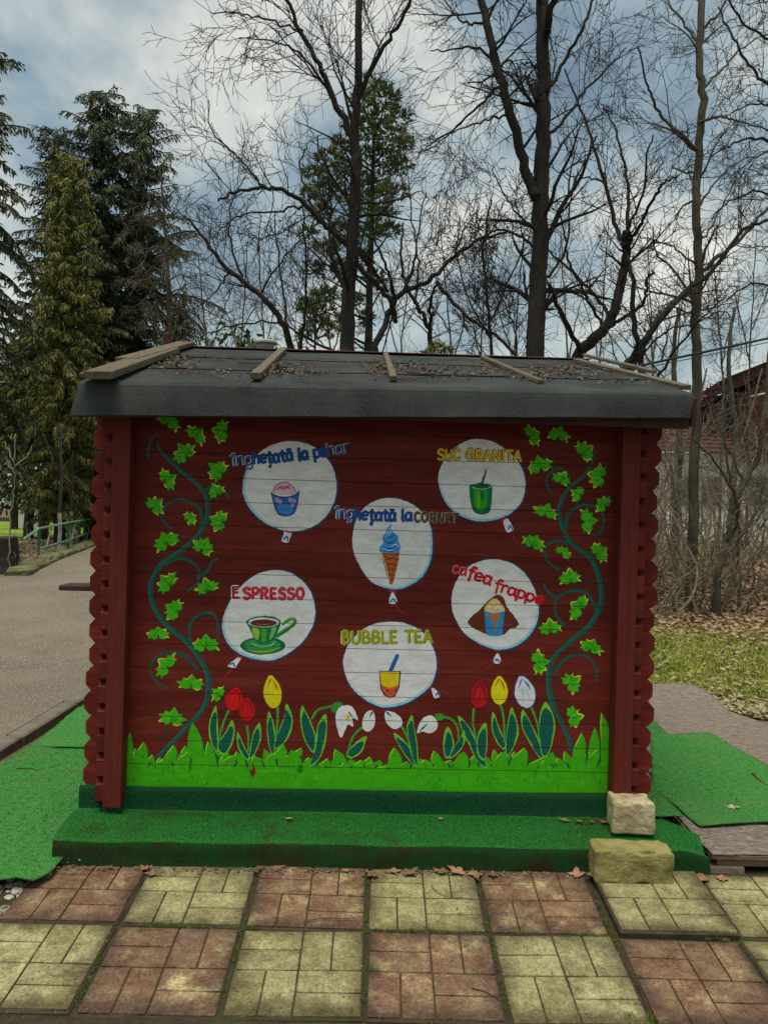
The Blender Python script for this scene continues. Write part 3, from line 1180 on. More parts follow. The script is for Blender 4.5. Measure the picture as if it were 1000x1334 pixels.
def balloon(pts, label, shade):
    P = Paint()
    c = sum((Vector(p) for p in pts), Vector((0, 0))) / len(pts)
    ring = [c + (Vector(p) - c) * 1.022 + Vector((0.7, 0.5)) for p in pts]
    P.poly(ring, DBL, 0, 6)
    P.poly(pts, WHT, 1, 6)
    sm = spline(pts, 6, True)
    m = len(sm)
    arc = [c + (sm[int(m * (shade + k * 0.03)) % m] - c) * 0.972 for k in range(14)]
    P.stroke(arc, [0.6, 3.0, 3.4, 2.6, 0.5], LBL, 2, n=2)
    random.seed(int(c[0]))
    for k in range(26):       # brushed greyer patches
        a, r = rnd(0, 2 * pi), rnd(0.1, 0.8)
        q = c + Vector((cos(a), sin(a))) * r * 52
        rr_ = min((Vector(p) - c).length for p in pts)
        if (q - c).length > rr_ * 0.85:
            continue
        dx = rnd(4, 12)
        P.stroke([q + Vector((-dx, rnd(-2, 2))), q, q + Vector((dx, rnd(-2, 2)))], [0.3, rnd(1.5, 4), 0.3],
                 random.choice(((176, 184, 177), (172, 180, 175), (190, 196, 190))), 2.2 + 0.02 * k, n=3)
    o = P.build('painted_balloon', kiosk)
    o['label'] = label
    return o


def knot(parent, cap, body, eye, string, scol=(120, 30, 38)):
    P = Paint()
    P.stroke(string, [2.2, 1.6, 0.8], scol, 3, n=5)
    P.poly(body, (195, 202, 205), 4, 4)
    P.stroke(eye, [1.5, 3.0, 1.5], MBL, 5, n=3)
    P.stroke(cap, 2.4, (150, 30, 38), 5, n=2)
    P.build('balloon_knot', parent)


B1 = balloon([(316, 635), (322, 610), (340, 588), (362, 577), (385, 575), (410, 583), (430, 603), (438, 628), (436, 650), (425, 672), (405, 687), (380, 692), (355, 686), (335, 673), (321, 655)],
             'white painted balloon with a pink ice cream cup', 0.75)
B2 = balloon([(570.5, 625), (574, 608), (585, 590), (600, 578), (617, 572), (640, 575), (660, 587), (675, 602), (683, 622), (683, 640), (678, 655), (664, 669), (645, 677), (625, 679), (605, 674), (588, 664), (577, 648)],
             'white painted balloon with a green slush glass', 0.62)
B3 = balloon([(459, 703), (463, 680), (475, 661), (492, 651), (512, 649), (533, 655), (550, 668), (560, 685), (563, 706), (561, 728), (552, 748), (538, 760), (518, 767.5), (500, 765), (482, 756), (469, 738), (461, 720)],
             'white painted balloon with a blue ice cream cone', 0.42)
B4 = balloon([(289.5, 812), (294, 795), (303, 778), (318, 760), (335, 748), (355, 743), (375, 745), (393, 756), (405, 772), (410, 792), (409, 810), (402, 825), (390, 840), (372, 853), (355, 860), (335, 859), (315, 853), (300, 842), (292, 828)],
             'white painted balloon with a green coffee cup', 0.70)
B5 = balloon([(588, 778), (592, 762), (602, 745), (618, 734), (635, 729), (655, 730), (673, 738), (687, 752), (697, 772), (701, 795), (697, 815), (687, 830), (672, 841), (655, 846), (638, 844), (620, 836), (604, 824), (594, 808), (589, 795)],
             'white painted balloon with a blue frappe cup', 0.45)
B6 = balloon([(447, 865), (450, 848), (459, 832), (473, 820), (490, 812), (508, 810), (528, 812), (548, 822), (560, 837), (567, 853), (568, 872), (562, 890), (550, 903), (533, 914), (515, 920), (497, 921), (478, 913), (462, 900), (452, 885)],
             'white painted balloon with a yellow bubble tea cup', 0.55)
knot(B1, [(372, 692), (381, 694)], [(371, 692), (380, 694), (377, 703), (374, 707), (367, 705), (369, 698)], [(369, 703), (374, 699), (375, 705)], [(364, 705), (355, 711), (343, 719)], (95, 40, 55))
knot(B2, [(652, 679), (658, 675)], [(655, 680), (661, 676), (668, 688), (666, 692), (660, 693)], [(661, 690), (664, 685), (667, 690)], [(667, 693), (671, 704), (681, 713)])
knot(B3, [(506, 770), (515, 771)], [(510, 772), (513, 773), (517, 783), (512, 787), (506, 784)], [(508, 784), (512, 780), (515, 784)], [(515, 788), (520, 795), (531, 801)], (130, 28, 30))
knot(B4, [(309, 855), (316, 857)], [(309, 857), (314, 858), (309, 866), (306, 870), (297, 868), (301, 863)], [(299, 866), (304, 864), (306, 869)], [(303, 872), (293, 882), (285, 893)], (130, 30, 34))
knot(B5, [(644, 848), (651, 849)], [(646, 852), (649, 852), (652, 860), (647, 865), (642, 861)], [(644, 861), (647, 859), (650, 862)], [(641, 866), (632, 873), (620, 877)])
knot(B6, [(558, 897), (562, 894)], [(562, 896), (568, 899), (573, 906), (567, 910), (564, 906)], [(567, 907), (570, 902), (572, 907)], [(574, 900), (584, 904), (590, 916)], (105, 35, 42))

# --- pictures in the balloons
P = Paint()
P.poly([(353, 641), (358, 645), (370, 647), (383, 645), (390, 639.5), (388.5, 654), (384, 668), (374, 673), (363, 671), (357, 659)], (35, 75, 130), 6, 4)
P.poly([(355, 641), (357, 634), (363, 629.5), (370, 628), (378, 630), (384, 636), (386, 642), (377, 645), (364, 644)], (196, 140, 150), 7, 4)
P.stroke([(356, 641), (360, 632), (370, 628), (380, 632), (385, 640)], 0.9, (105, 45, 55), 8)
P.stroke([(360, 638), (368, 634), (378, 636)], 1.8, (150, 78, 92), 8)
P.stroke([(364, 634), (370, 637), (377, 632)], 1.5, (125, 52, 66), 8.1)
P.stroke([(364, 642), (374, 639), (383, 641)], 1.2, (215, 170, 178), 8)
P.stroke([(353, 642), (360, 646), (372, 648), (384, 645), (390, 640)], 1.8, (25, 50, 105), 8)
for x, y in ((361, 651), (365, 654), (378, 651), (383, 653), (381, 657)):
    P.ell((x, y), 2.6, 3.6, (130, 120, 165), 8)
P.poly([(361, 660), (370, 656), (381, 661), (379, 669), (366, 669)], (45, 105, 165), 8, 4)
P.build('painted_ice_cream_cup', B1)
P = Paint()
P.poly([(611, 634), (617, 630.5), (630, 630), (640, 633), (640.5, 648), (638.5, 664), (632, 670), (620, 669), (614, 660)], (8, 88, 60), 6, 4)
P.poly([(616, 637), (622, 640), (634, 639), (634, 655), (631, 664), (622, 664), (617, 655)], (28, 130, 30), 7, 4)
P.poly([(619.5, 641), (624, 641), (624.5, 662), (620.5, 658)], (60, 150, 25), 8, 3)
P.poly([(626, 641), (629.5, 641), (629, 652), (626.5, 652)], (10, 85, 35), 8, 3)
P.stroke([(615, 634.5), (622, 637), (632, 637), (639, 634)], 1.0, (130, 190, 130), 9)
P.poly([(618, 632), (624, 628.5), (632, 630), (637, 634), (626, 635.5)], (10, 80, 45), 8, 4)
P.stroke([(627.5, 629), (631, 619)], [3.0, 3.0], (35, 50, 110), 9, n=2)
P.stroke([(631, 620), (632.5, 614)], 2.6, (150, 35, 45), 10, n=2)
P.stroke([(631.5, 615), (631, 609)], 1.0, (190, 90, 90), 10, n=2)
P.stroke([(632.5, 615), (635, 609)], 1.0, (190, 90, 90), 10.5, n=2)
P.build('painted_slush_glass', B2)
P = Paint()
P.poly([(497.5, 719), (520, 719), (512, 758), (509, 761), (506.5, 758)], (150, 78, 36), 6, 3)
for k in range(5):
    P.stroke([(498.5 + k * 1.6, 722 + k * 8), (505 + k * 1.4, 727 + k * 7.5), (519.5 - k * 1.8, 729 + k * 6.5)], 0.9, (80, 36, 16), 7 + .1 * k)
    P.stroke([(519 - k * 1.8, 721 + k * 7), (511 - k * .4, 727 + k * 7), (500 + k * 1.6, 730 + k * 7)], 0.9, (80, 36, 16), 7.6 + .1 * k)
P.stroke([(497.5, 720), (503, 740), (507, 758)], 1.1, (200, 160, 110), 8.4)
P.poly([(496, 719), (494.5, 713), (499, 707), (498, 700), (502, 694), (505, 687), (509.5, 683), (509.5, 689), (513, 694), (518, 699), (518.5, 705), (521.5, 711), (519.5, 718), (508, 720.5)], (48, 120, 175), 8.6, 4)
for a in ([(499, 712), (508, 715), (519, 710)], [(500, 704), (508, 708), (517, 702)], [(503, 697), (508, 700), (514, 696)], [(498, 717), (508, 718), (519, 715)]):
    P.stroke(a, [0.6, 2.0, 0.6], (22, 72, 130), 9.5)
for a in ([(497, 714), (505, 717), (514, 716)], [(502, 701), (505, 694), (508, 687)], [(506, 699), (509, 692), (509, 686)], [(509, 712), (515, 709), (520, 713)]):
    P.stroke(a, [0.5, 1.5, 0.5], (150, 195, 220), 10.2)
P.build('painted_ice_cream_cone', B3)
P = Paint()
P.ell((342.5, 841), 29.5, 11.5, (12, 84, 52), 6)
P.ell((342, 840), 24, 8, (40, 118, 52), 7)
P.stroke([(322, 846), (335, 849), (352, 848), (366, 843)], [1, 3, 3, 1], (95, 140, 40), 8)
P.stroke([(328, 838), (338, 842), (352, 841), (358, 836)], [1, 2, 2, 1], (110, 175, 150), 8)
P.stroke([(360, 829), (372, 821), (383, 813), (384, 807), (378, 806.5), (368, 813)], [5, 5, 4, 4, 4, 4], (50, 120, 45), 8.4)
P.stroke([(360, 829), (372, 822), (384, 813)], 1.3, (8, 70, 45), 9.0)
P.stroke([(367, 812), (377, 805), (385, 806)], 1.2, (130, 160, 50), 9.0)
P.poly([(321, 811), (325, 806), (336, 803), (350, 802.5), (362, 805.5), (366, 811), (362.5, 821), (358, 831), (350, 837.5), (340, 838.5), (332, 834), (327, 822)], (18, 95, 55), 9.4, 4)
P.poly([(329, 818), (338, 821), (336, 833), (331, 829)], (120, 150, 45), 10, 4)
P.poly([(341, 821), (347, 821), (346, 835), (341, 835)], (60, 130, 40), 10, 4)
P.poly([(354, 819), (360, 817), (356, 829), (351, 833)], (80, 150, 80), 10, 4)
P.ell((343.5, 810.8), 20, 6.3, (200, 206, 196), 10.6)
P.ell((343.5, 811.6), 17.2, 5.0, (82, 38, 26), 11.2)
P.stroke([(334, 812), (343, 814), (353, 812)], [0.5, 1.6, 0.5], (125, 75, 55), 11.8)
P.build('painted_coffee_cup', B4)
P = Paint()
P.poly([(609, 810), (615, 802), (624, 795), (633, 785), (642, 777), (650, 775), (656, 780), (660, 791), (668, 801), (675, 812), (672, 817), (663, 820), (655, 827), (634, 826), (622, 821), (612, 815)], (82, 38, 24), 6, 4)
random.seed(5)
for k in range(60):
    x, y = rnd(614, 671), rnd(784, 822)
    if abs(x - 643) * 1.15 + 776 < y and y < 825 - abs(x - 643) * 0.33:
        P.ell((x, y), 0.6, 0.6, random.choice(((135, 80, 50), (50, 20, 14))), 7, n=5)
P.poly([(630.5, 794), (657, 794), (653.5, 827), (648, 828.6), (639, 828.6), (633.5, 827)], (35, 112, 160), 8, 1)
P.poly([(634, 800), (652, 800.5), (648, 808), (646, 822), (643.5, 822), (642, 809), (637, 805)], (140, 88, 48), 9, 3)
P.poly([(631, 794), (634, 787), (640, 781), (647, 780), (653, 787), (657, 794), (644, 797)], (190, 150, 95), 9.4, 4)
for x, y in ((637, 790), (642, 786), (648, 790), (652, 792), (645, 792)):
    P.ell((x, y), 1.8, 1.5, random.choice(((140, 85, 35), (215, 190, 150))), 10, n=8)
P.stroke([(631, 795), (644, 798), (657, 795)], 1.2, (205, 200, 180), 10.4)
P.build('painted_frappe_cup', B5)
P = Paint()
P.stroke([(508.5, 874), (517.5, 853.5)], 5, (25, 80, 145), 6, n=3)
P.poly([(493, 874), (522, 874), (520, 896), (514, 907), (507, 909.5), (500, 906), (495.5, 897)], (45, 40, 55), 7, 1)
P.poly([(494.5, 875), (520.5, 875), (518.5, 894), (507, 896), (496.5, 893)], (200, 160, 20), 8, 1)
P.poly([(496.5, 891.5), (502, 894.5), (507.5, 895.5), (513, 894.5), (518.5, 891.5), (517.5, 899), (512.5, 906), (507, 908), (501.5, 905), (498, 899)], (176, 72, 44), 9, 1)
for k in range(16):
    x, y = rnd(499, 516.5), rnd(896, 905)
    P.stroke([(x, y - .9), (x + .4, y + .9)], 1.1, (95, 28, 25), 10 + .05 * k, n=2)
P.build('painted_bubble_tea_cup', B6)

# --- lettering
INGH = ['I^', 'n', 'g', 'h', 'e', 'T,', 'a', 't', 'A^', ' ', 'l', 'a']
random.seed(21)
BLU, BEDGE = (22, 62, 120), (120, 148, 182)
letters(B1, ['I^', 'n', 'g'], [(304, 607), (332, 605)], 15, (28, 62, 115), 2.5, edge=(150, 160, 182))
letters(B1, ['h', 'e', 'T,', 'a', 't', 'A^', ' ', 'l', 'a', ' ', 'p', 'a'], [(331, 604), (352, 603), (400, 598), (428, 594)], 15, BLU, 4.3)
letters(B1, ['h', 'a', 'r'], [(429, 594), (458, 589)], 15, (28, 60, 110), 2.4, edge=(135, 148, 172))
letters(B3, ['I^', 'n', 'g'], [(438, 676), (462, 677)], 15, (26, 62, 120), 2.4, edge=(165, 172, 190))
letters(B3, ['h', 'e', 'T,', 'a', 't', 'A^', ' ', 'l', 'a'], [(462, 677), (500, 679), (538, 679)], 15, BLU, 4.3)
letters(B3, ['C', 'O', 'R', 'N', 'E', 'T'], [(540, 680), (598, 682)], 12.5, (62, 50, 44), 2.8, edge=(128, 112, 98))
letters(B2, ['S', 'U', 'C', ' ', 'G', 'R', 'A', 'N', 'I', 'T', 'A'], [(570, 599), (681, 601)], 14, (176, 132, 22), 3.4, edge=(82, 62, 22), hl=(200, 170, 70))
letters(B4, ['E'], [(303, 779), (315, 779)], 14.5, (140, 20, 36), 3.2, edge=(190, 185, 180))
letters(B4, ['S', 'P', 'R', 'E', 'S', 'S', 'O'], [(317, 780), (399, 780)], 14, (150, 18, 38), 4.4, hl=(185, 70, 80))
letters(B5, ['c', 'a'], [(590, 746.5), (608.5, 750.5)], 13.5, (150, 20, 32), 2.0, edge=(176, 96, 98))
letters(B5, ['f', 'e', 'a'], [(608, 752), (640, 763)], 15, (158, 20, 32), 3.8)
letters(B5, ['f', 'r', 'a', 'p', 'p', 'e'], [(643, 769), (672, 777), (707, 789)], 14, (158, 20, 32), 3.6)
letters(B6, ['B', 'U', 'B', 'B', 'L', 'E', ' ', 'T', 'E', 'A'], [(446, 838), (505, 838), (566, 837)], 15.5, (108, 112, 20), 3.6, edge=(168, 165, 90), hl=(140, 150, 40))

# --- vines
TEAL, TEAL2 = (20, 68, 60), (24, 82, 70)
LG, LY, LD = (56, 144, 15), (182, 190, 64), (20, 62, 30)
LEAF = [(0, 0.02), (0.16, 0.30), (0.42, 0.34), (0.66, 0.22), (0.86, 0.30), (0.70, 0.02), (0.98, -0.14), (0.66, -0.28), (0.62, -0.50),
        (0.36, -0.42), (0.02, -0.86), (-0.28, -0.44), (-0.56, -0.56), (-0.60, -0.26), (-0.96, -0.16), (-0.68, 0.06), (-0.84, 0.34), (-0.58, 0.26), (-0.38, 0.40), (-0.14, 0.32)]


def pleaf(parent, c, r, rot):
    random.seed(int(c[0] * 31 + c[1]))
    ca, sa = cos(rot), sin(rot)
    sx, sy = rnd(.85, 1.1), rnd(.85, 1.1)
    pts = []
    for x, y in LEAF:
        x *= r * sx * rnd(.9, 1.1)
        y *= r * sy * rnd(.9, 1.1)
        pts.append(Vector((c[0] + x * ca - y * sa, c[1] + x * sa + y * ca)))
    P = Paint()
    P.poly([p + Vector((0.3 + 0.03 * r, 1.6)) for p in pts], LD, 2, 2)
    P.poly(pts, LG, 3, 2)
    n = len(pts)
    for k in (3, 6, 9, 12, 15):
        k = (k + random.choice((-1, 0, 1))) % n
        if random.random() < 0.75:
            P.stroke([pts[k - 1], pts[k], pts[(k + 1) % n]], [0.4, 1.5, 0.4], LY, 4 + .1 * k, n=3)
    ctr = Vector(c)
    P.stroke([pts[0], ctr.lerp(pts[10], 0.35), ctr.lerp(pts[10], 0.7)], [0.4, 1.3, 0.3], (34, 100, 18), 4.2, n=3)
    P.stroke([ctr, ctr.lerp(pts[4], 0.6)], [1.0, 0.3], (38, 108, 18), 4.4, n=2)
    for k in range(4):
        q = ctr.lerp(pts[random.randrange(n)], rnd(.2, .6))
        a = rnd(0, pi)
        e = Vector((cos(a), sin(a))) * r * .22
        P.stroke([q - e, q + Vector((rnd(-.5, .5), rnd(-.5, .5))), q + e], [0.4, 2.0, 0.4], random.choice(((44, 122, 12), (70, 158, 22), (36, 108, 14))), 4.6 + .1 * k, n=2)
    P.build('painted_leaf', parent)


def vine(main, curls, leaves, label):
    P = Paint()
    P.stroke(main, [3, 5, 6, 6.5, 7, 7, 7, 5], TEAL, 0, n=7)
    P.stroke([(x - 1.8, y) for x, y in main], [1, 2, 2.2, 2.2, 2, 1.6], TEAL2, 1, n=7)
    for k, cl in enumerate(curls):
        P.stroke(cl, [4.6, 4.2, 3.6, 3.0, 3.2], TEAL, 0.3 + 0.05 * k, n=7)
    random.seed(9)
    sm = spline(main, 6)
    for k in range(26):     # faint tendrils
        p = random.choice(sm)
        a = rnd(0, 2 * pi)
        r = rnd(5, 9)
        q = p + Vector((rnd(-26, 26), rnd(-10, 10)))
        P.stroke([q + Vector((cos(a + j * 0.9), sin(a + j * 0.9))) * r * (1 - j * .1) for j in range(5)], [0.6, 1.8, 0.6], (44, 38, 34), 0.02 * k - 0.8, n=3)
    o = P.build('painted_vine', kiosk, base=1)
    o['label'] = label
    for i, (x, y, r) in enumerate(leaves):
        random.seed(i * 13 + int(x))
        pleaf(o, (x, y), r * 1.2, rnd(-1.5, 1.5))


vine([(206, 578), (212, 590), (233, 611), (264, 638), (271, 666), (261, 694), (239, 715), (211, 735), (197, 760), (200, 789), (217, 814), (246, 839), (264, 864), (272, 890), (264, 924), (233, 958), (206, 986)],
     [[(262, 692), (262, 668), (250, 655), (232, 651), (215, 660), (212, 678), (226, 690)],
      [(215, 735), (238, 727), (258, 740), (258, 758), (245, 770)],
      [(248, 838), (247, 815), (260, 800), (278, 800), (284, 815), (284, 832)],
      [(258, 872), (236, 852), (212, 852), (197, 866), (200, 885), (218, 897)],
      [(266, 640), (280, 634), (292, 640), (298, 648)], [(258, 752), (270, 744), (276, 732), (284, 728)], [(192, 596), (196, 575), (205, 566)]],
     [(219, 549, 15), (255, 567, 13), (290, 562, 14), (241, 592, 15), (285, 614, 15), (282, 641, 11), (217, 625, 14), (201, 660, 14), (247, 676, 10.5), (287, 679, 15),
      (217, 707, 16), (264, 714, 15), (219, 760, 14), (270, 766, 14), (228, 795, 16), (206, 827, 13), (268, 841, 16), (217, 868, 15), (249, 892, 15), (285, 905, 10.5), (224, 937, 16)],
     'painted ivy vine beside the espresso balloon')
vine([(776, 588), (764, 616), (739, 638), (728, 663), (733, 688), (746, 710), (768, 726), (780, 754), (782, 786), (768, 814), (742, 836), (720, 858), (714, 886), (720, 918), (738, 956), (744, 978)],
     [[(735, 688), (741, 669), (758, 658), (780, 663), (786, 679), (780, 696), (770, 697)],
      [(748, 710), (724, 704), (709, 716), (714, 732), (728, 742)],
      [(776, 794), (764, 773), (742, 770), (724, 782), (724, 801), (735, 815)],
      [(727, 780), (714, 772), (708, 762)],
      [(722, 880), (727, 868), (742, 855), (764, 855), (776, 871), (776, 888)],
      [(741, 622), (730, 610), (716, 616), (711, 629), (718, 643)]],
     [(692, 568, 14), (727, 568, 14), (760, 589, 15), (703, 608, 14), (730, 625, 11), (780, 621, 15), (753, 644, 10.5), (786, 658, 11), (710, 668, 14), (763, 679, 15),
      (694, 708, 15), (733, 720, 11), (779, 720, 15), (742, 754, 15), (754, 792, 15), (716, 819, 14), (769, 844, 15), (700, 863, 15), (742, 890, 15), (745, 934, 14)],
     'painted ivy vine beside the frappe balloon')

# --- painted grass
GG, GY, GD = (50, 134, 12), (132, 178, 44), (18, 66, 40)
P = Paint()
P.poly([(164.5, 992), (330, 995), (500, 996), (650, 996), (793, 996), (792, 1033), (640, 1032), (480, 1031), (320, 1030), (164, 1028.5)], GG, 2, 1)
tips = [(169, 955, 10, 0), (187, 967, 17, 4), (198, 983, 11, 3), (215, 985, 12, -3), (226, 971, 16, 5), (241, 972, 15, 2), (251, 942, 22, -4), (271, 966, 15, -3), (283, 976, 12, 3),
        (294, 977, 20, 6), (308, 979, 16, -4), (331, 984, 16, -3), (345, 976, 14, -5), (368, 970, 20, 6), (392, 974, 20, 16), (412, 985, 18, 12), (426, 988, 13, 4), (437, 976, 18, -6),
        (456, 989, 15, -4), (470, 990, 13, 4), (481, 986, 14, 4), (494, 990, 14, 4), (513, 974, 18, -1), (530, 992, 14, 4), (547, 988, 15, -4), (565, 978, 16, -3), (586, 990, 18, 8), (603, 979, 18, 3),
        (628, 983, 18, -4), (643, 977, 13, -3), (659, 976, 14, 3), (682, 974, 20, 7), (704, 988, 20, 8), (718, 980, 16, 4), (735, 979, 14, -5), (757, 955, 17, 4), (774, 948, 15, 1), (783, 930, 18, -8)]
random.seed(4)
more = [((a[0] + c[0]) / 2 + rnd(-3, 3), max(a[1], c[1], 974) + rnd(0, 8), rnd(13, 19), rnd(-7, 11)) for a, c in zip(tips, tips[1:])]
tips = tips + more
for k, (x, y, wd, lean) in enumerate(tips):
    bx = x - lean * 1.3
    lay = 3 + (k % 4) * 1.2
    hgt = 1004 - y
    pl = [(bx - wd * .52, 1006), (bx - wd * .50 + lean * .25, y + hgt * .62), (bx - wd * .34 + lean * .8, y + hgt * .26), (x - .8, y + .8), (x + .8, y), (bx + wd * .40 + lean * .9, y + hgt * .27), (bx + wd * .52 + lean * .35, y + hgt * .62), (bx + wd * .52, 1006)]
    P.stroke([(x + 1.5, y + 2), (bx + wd * .5 + lean * .6 + 1.5, y + hgt * .5), (bx + wd / 2 + 1.2, 1001)], [0.5, 2.6, 1.4], GD, lay, n=4)
    P.poly(pl, GG, lay + .4, 3)
    if k % 3:
        P.stroke([(bx - wd * .42 + lean * .4, y + hgt * .45), (bx - wd * .2 + lean, y + hgt * .2), (x - .2, y + .5)], [0.3, 1.3, 1.0], GY, lay + .8, n=3)
for k in range(150):
    x, y = rnd(168, 788), rnd(996, 1028)
    P.stroke([(x, y), (x + rnd(-2, 2), y - rnd(4, 9))], [rnd(1.2, 3), .5], random.choice(((44, 124, 10), (58, 146, 16), (40, 116, 10), (64, 150, 22))), 8.2 + .004 * k, n=2)
P.stroke([(329, 993), (331, 1003), (329, 1010), (326, 1002)], [1, 5, 2], (96, 30, 22), 9, n=3)
for x, y in ((233, 1014), (640, 1012), (680, 1013)):
    P.stroke([(x, y), (x + 4, y + 3), (x + 9, y)], [0.4, 1.0, 0.4], (40, 112, 12), 9, n=3)
P.build('painted_grass', kiosk)

# --- tulips and snowdrops
LEF, LED = (13, 70, 60), (86, 152, 40)


def blade(P, tip, pts, lay):
    """teal leaf with a light green edge"""
    pts = [tip] + pts
    P.poly(pts, LED, lay, 3)
    c = sum((Vector(p) for p in pts), Vector((0, 0))) / len(pts)
    inner = []
    for i, p in enumerate(pts):
        p = Vector(p)
        inner.append(p + (c - p).normalized() * min(2.5 if i else 8, (c - p).length * 0.5))
    P.poly(inner, LEF, lay + 0.5, 3)


def flower(name, label, leaves, stems, heads):
    P = Paint()
    for k, (tip, pts) in enumerate(leaves):
        blade(P, tip, pts, 9 + k * 1.2)
    for s in stems:
        P.stroke(s, [3.4, 3.2, 3.0], (62, 128, 40), 12, n=5)
        P.stroke([(x + 1.1, y) for x, y in s], [0.8, 1.2, 1.0], (20, 84, 50), 12.6, n=5)
    o = P.build(name, kiosk)
    o['label'] = label
    for hd in heads:
        H = Paint()
        hd(H)
        H.build('flower_head', o)
    return o


def tul(c, rx, ry, rot, col, dark, light):
    def f(H):
        random.seed(int(c[0]))
        pts = []
        for k in range(14):
            a = 2 * pi * k / 14
            x = rx * cos(a) * (1 - 0.18 * max(0, -sin(a)))
            y = ry * sin(a) * (1.0 if sin(a) > -0.9 else 1.1)
            pts.append((c[0] + x * cos(rot) - y * sin(rot), c[1] + x * sin(rot) + y * cos(rot)))
        H.poly([(c[0] + (p[0] - c[0]) * 1.07, c[1] + (p[1] - c[1]) * 1.05) for p in pts], dark, 12.8, 3)
        H.poly(pts, col, 13, 3)

        def q(x, y):
            x, y = x * rx, y * ry
            return (c[0] + x * cos(rot) - y * sin(rot), c[1] + x * sin(rot) + y * cos(rot))
        H.stroke([q(-.5, -.35), q(-.15, -.75), q(0.05, -.95)], [0.4, 2.2, 0.6], dark, 14, n=4)
        H.stroke([q(.12, -.85), q(.45, -.45), q(.6, -.05)], [0.4, 2.6, 0.4], dark, 14.3, n=4)
        H.stroke([q(-.3, .5), q(-.2, -.1), q(-.1, -.55)], [0.4, 1.6, 0.4], light, 14.6, n=4)
        H.stroke([q(.35, .5), q(.3, .1), q(.2, -.3)], [0.4, 1.2, 0.4], light, 14.8, n=4)
    return f


RT, RD, RLT = (160, 16, 18), (110, 10, 16), (190, 40, 30)
YT, YD, YL = (208, 168, 16), (140, 92, 12), (224, 200, 60)
flower('painted_tulip', 'painted red tulip, the upper of the two red blooms beside the ivy', [((281, 919), [(274, 935), (272, 955), (277, 972), (284, 979), (284.5, 950), (283, 930)]),
        ((302, 938), [(295, 952), (285, 967), (283.5, 978), (294, 983), (304, 966), (306, 948)])], [[(298, 926), (290, 946), (284, 972)]],
       [tul((305, 911), 11.5, 14.5, 0.25, RT, RD, RLT)])
flower('painted_tulip', 'painted red tulip, the lower of the two red blooms beside the ivy', [((310, 953), [(308.5, 965), (313, 980), (322, 991), (325.5, 986), (317, 969)]),
        ((338, 941), [(330, 955), (326, 973), (325, 990), (335, 977), (340.5, 958)])], [[(322, 946), (324, 960), (324, 978)]],
       [tul((322, 925), 10.5, 14.5, -0.05, (146, 16, 20), RD, (176, 34, 30))])
flower('painted_tulip', 'painted yellow tulip standing below the espresso balloon', [((350, 927), [(347.5, 945), (349.5, 968), (355, 985), (358.5, 970), (358, 950), (354.5, 936)]),
        ((373, 916), [(370, 935), (360.5, 957), (357, 976), (369, 970), (379.5, 952), (381, 934)])], [[(362, 922), (362, 938), (360, 958)]],
       [tul((355, 902), 11.5, 20, -0.12, YT, YD, YL)])


def snow(pts, notch, gold=None):
    def f(H):
        H.poly(pts, (196, 200, 196), 13, 4)
        H.stroke(notch, [0.4, 2.2, 1.0], (24, 52, 84), 14, n=3)
        c = sum((Vector(p) for p in pts), Vector((0, 0))) / len(pts)
        for k in range(3):
            H.stroke([c + Vector((-4 + 3 * k, 6)), c + Vector((-3 + 3 * k, -5))], [0.3, 1.2, 0.3], (168, 176, 178), 13.5 + .1 * k, n=2)
        if gold:
            H.ell(gold, 2.4, 4.2, (190, 150, 30), 14.5, n=10)
    return f


flower('painted_snowdrop', 'painted snowdrop with spread white petals and a gold centre',
       [((393, 919), [(391, 940), (397, 965), (408, 981), (411.5, 961), (405, 940), (398, 926)]), ((424, 930), [(414.5, 943), (411, 963), (408, 985), (403, 999), (415, 990), (424, 968), (426, 946)])],
       [[(406, 937), (414, 925), (428, 921), (438, 919)]],
       [lambda H: H.poly([(431, 924), (436, 915), (445, 915), (446, 921), (440, 930)], (40, 110, 40), 12.8, 4),
        snow([(440, 924), (447, 919), (458, 920), (464, 930), (466, 938), (459, 935), (460, 946), (453, 944), (450, 950), (444, 961), (439, 948), (437, 935)], [(459, 935), (456, 930), (454, 927)], (453, 935))])
flower('painted_snowdrop', 'painted closed snowdrop left of the bubble tea cup foot',
       [((477, 959), [(463, 967), (451, 982), (457, 988), (470, 981), (475, 970)])], [[(471, 948), (460, 960), (452, 984)]],
       [snow([(473, 936), (477, 928), (485, 925.5), (488.5, 936), (486, 948), (479, 953), (472, 948)], [(481, 935), (484, 929), (486, 926)])])
flower('painted_snowdrop', 'painted closed snowdrop with tall leaves below the bubble tea balloon',
       [((513, 954), [(516, 965), (528, 985), (541, 999), (543, 986), (530, 968)]), ((536, 931), [(530, 945), (531, 965), (538, 990), (544, 999), (543.5, 970), (539, 945)])], [[(522, 944), (528, 955), (534, 968)]],
       [snow([(501, 930), (503, 926), (513, 928), (522, 935), (523.5, 944), (515, 950), (507, 946), (501.5, 938)], [(502, 926), (505, 929), (509, 933)])])
flower('painted_snowdrop', 'painted drooping snowdrop beside the red tulip',
       [((582, 946), [(577, 965), (579, 986), (586, 986), (591.5, 970), (588, 955)]), ((604, 951), [(598, 962), (588, 978), (585, 989), (598, 980), (605.5, 965)])],
       [[(573, 933), (588, 937), (596, 948), (597, 962)]],
       [lambda H: H.ell((572, 934), 6.5, 5, (44, 118, 40), 12.8),
        snow([(543, 955), (546, 943), (553, 934), (562, 932), (569, 940), (568.5, 950), (560, 955), (550, 953)], [(545, 954), (551, 948), (556, 943)])])
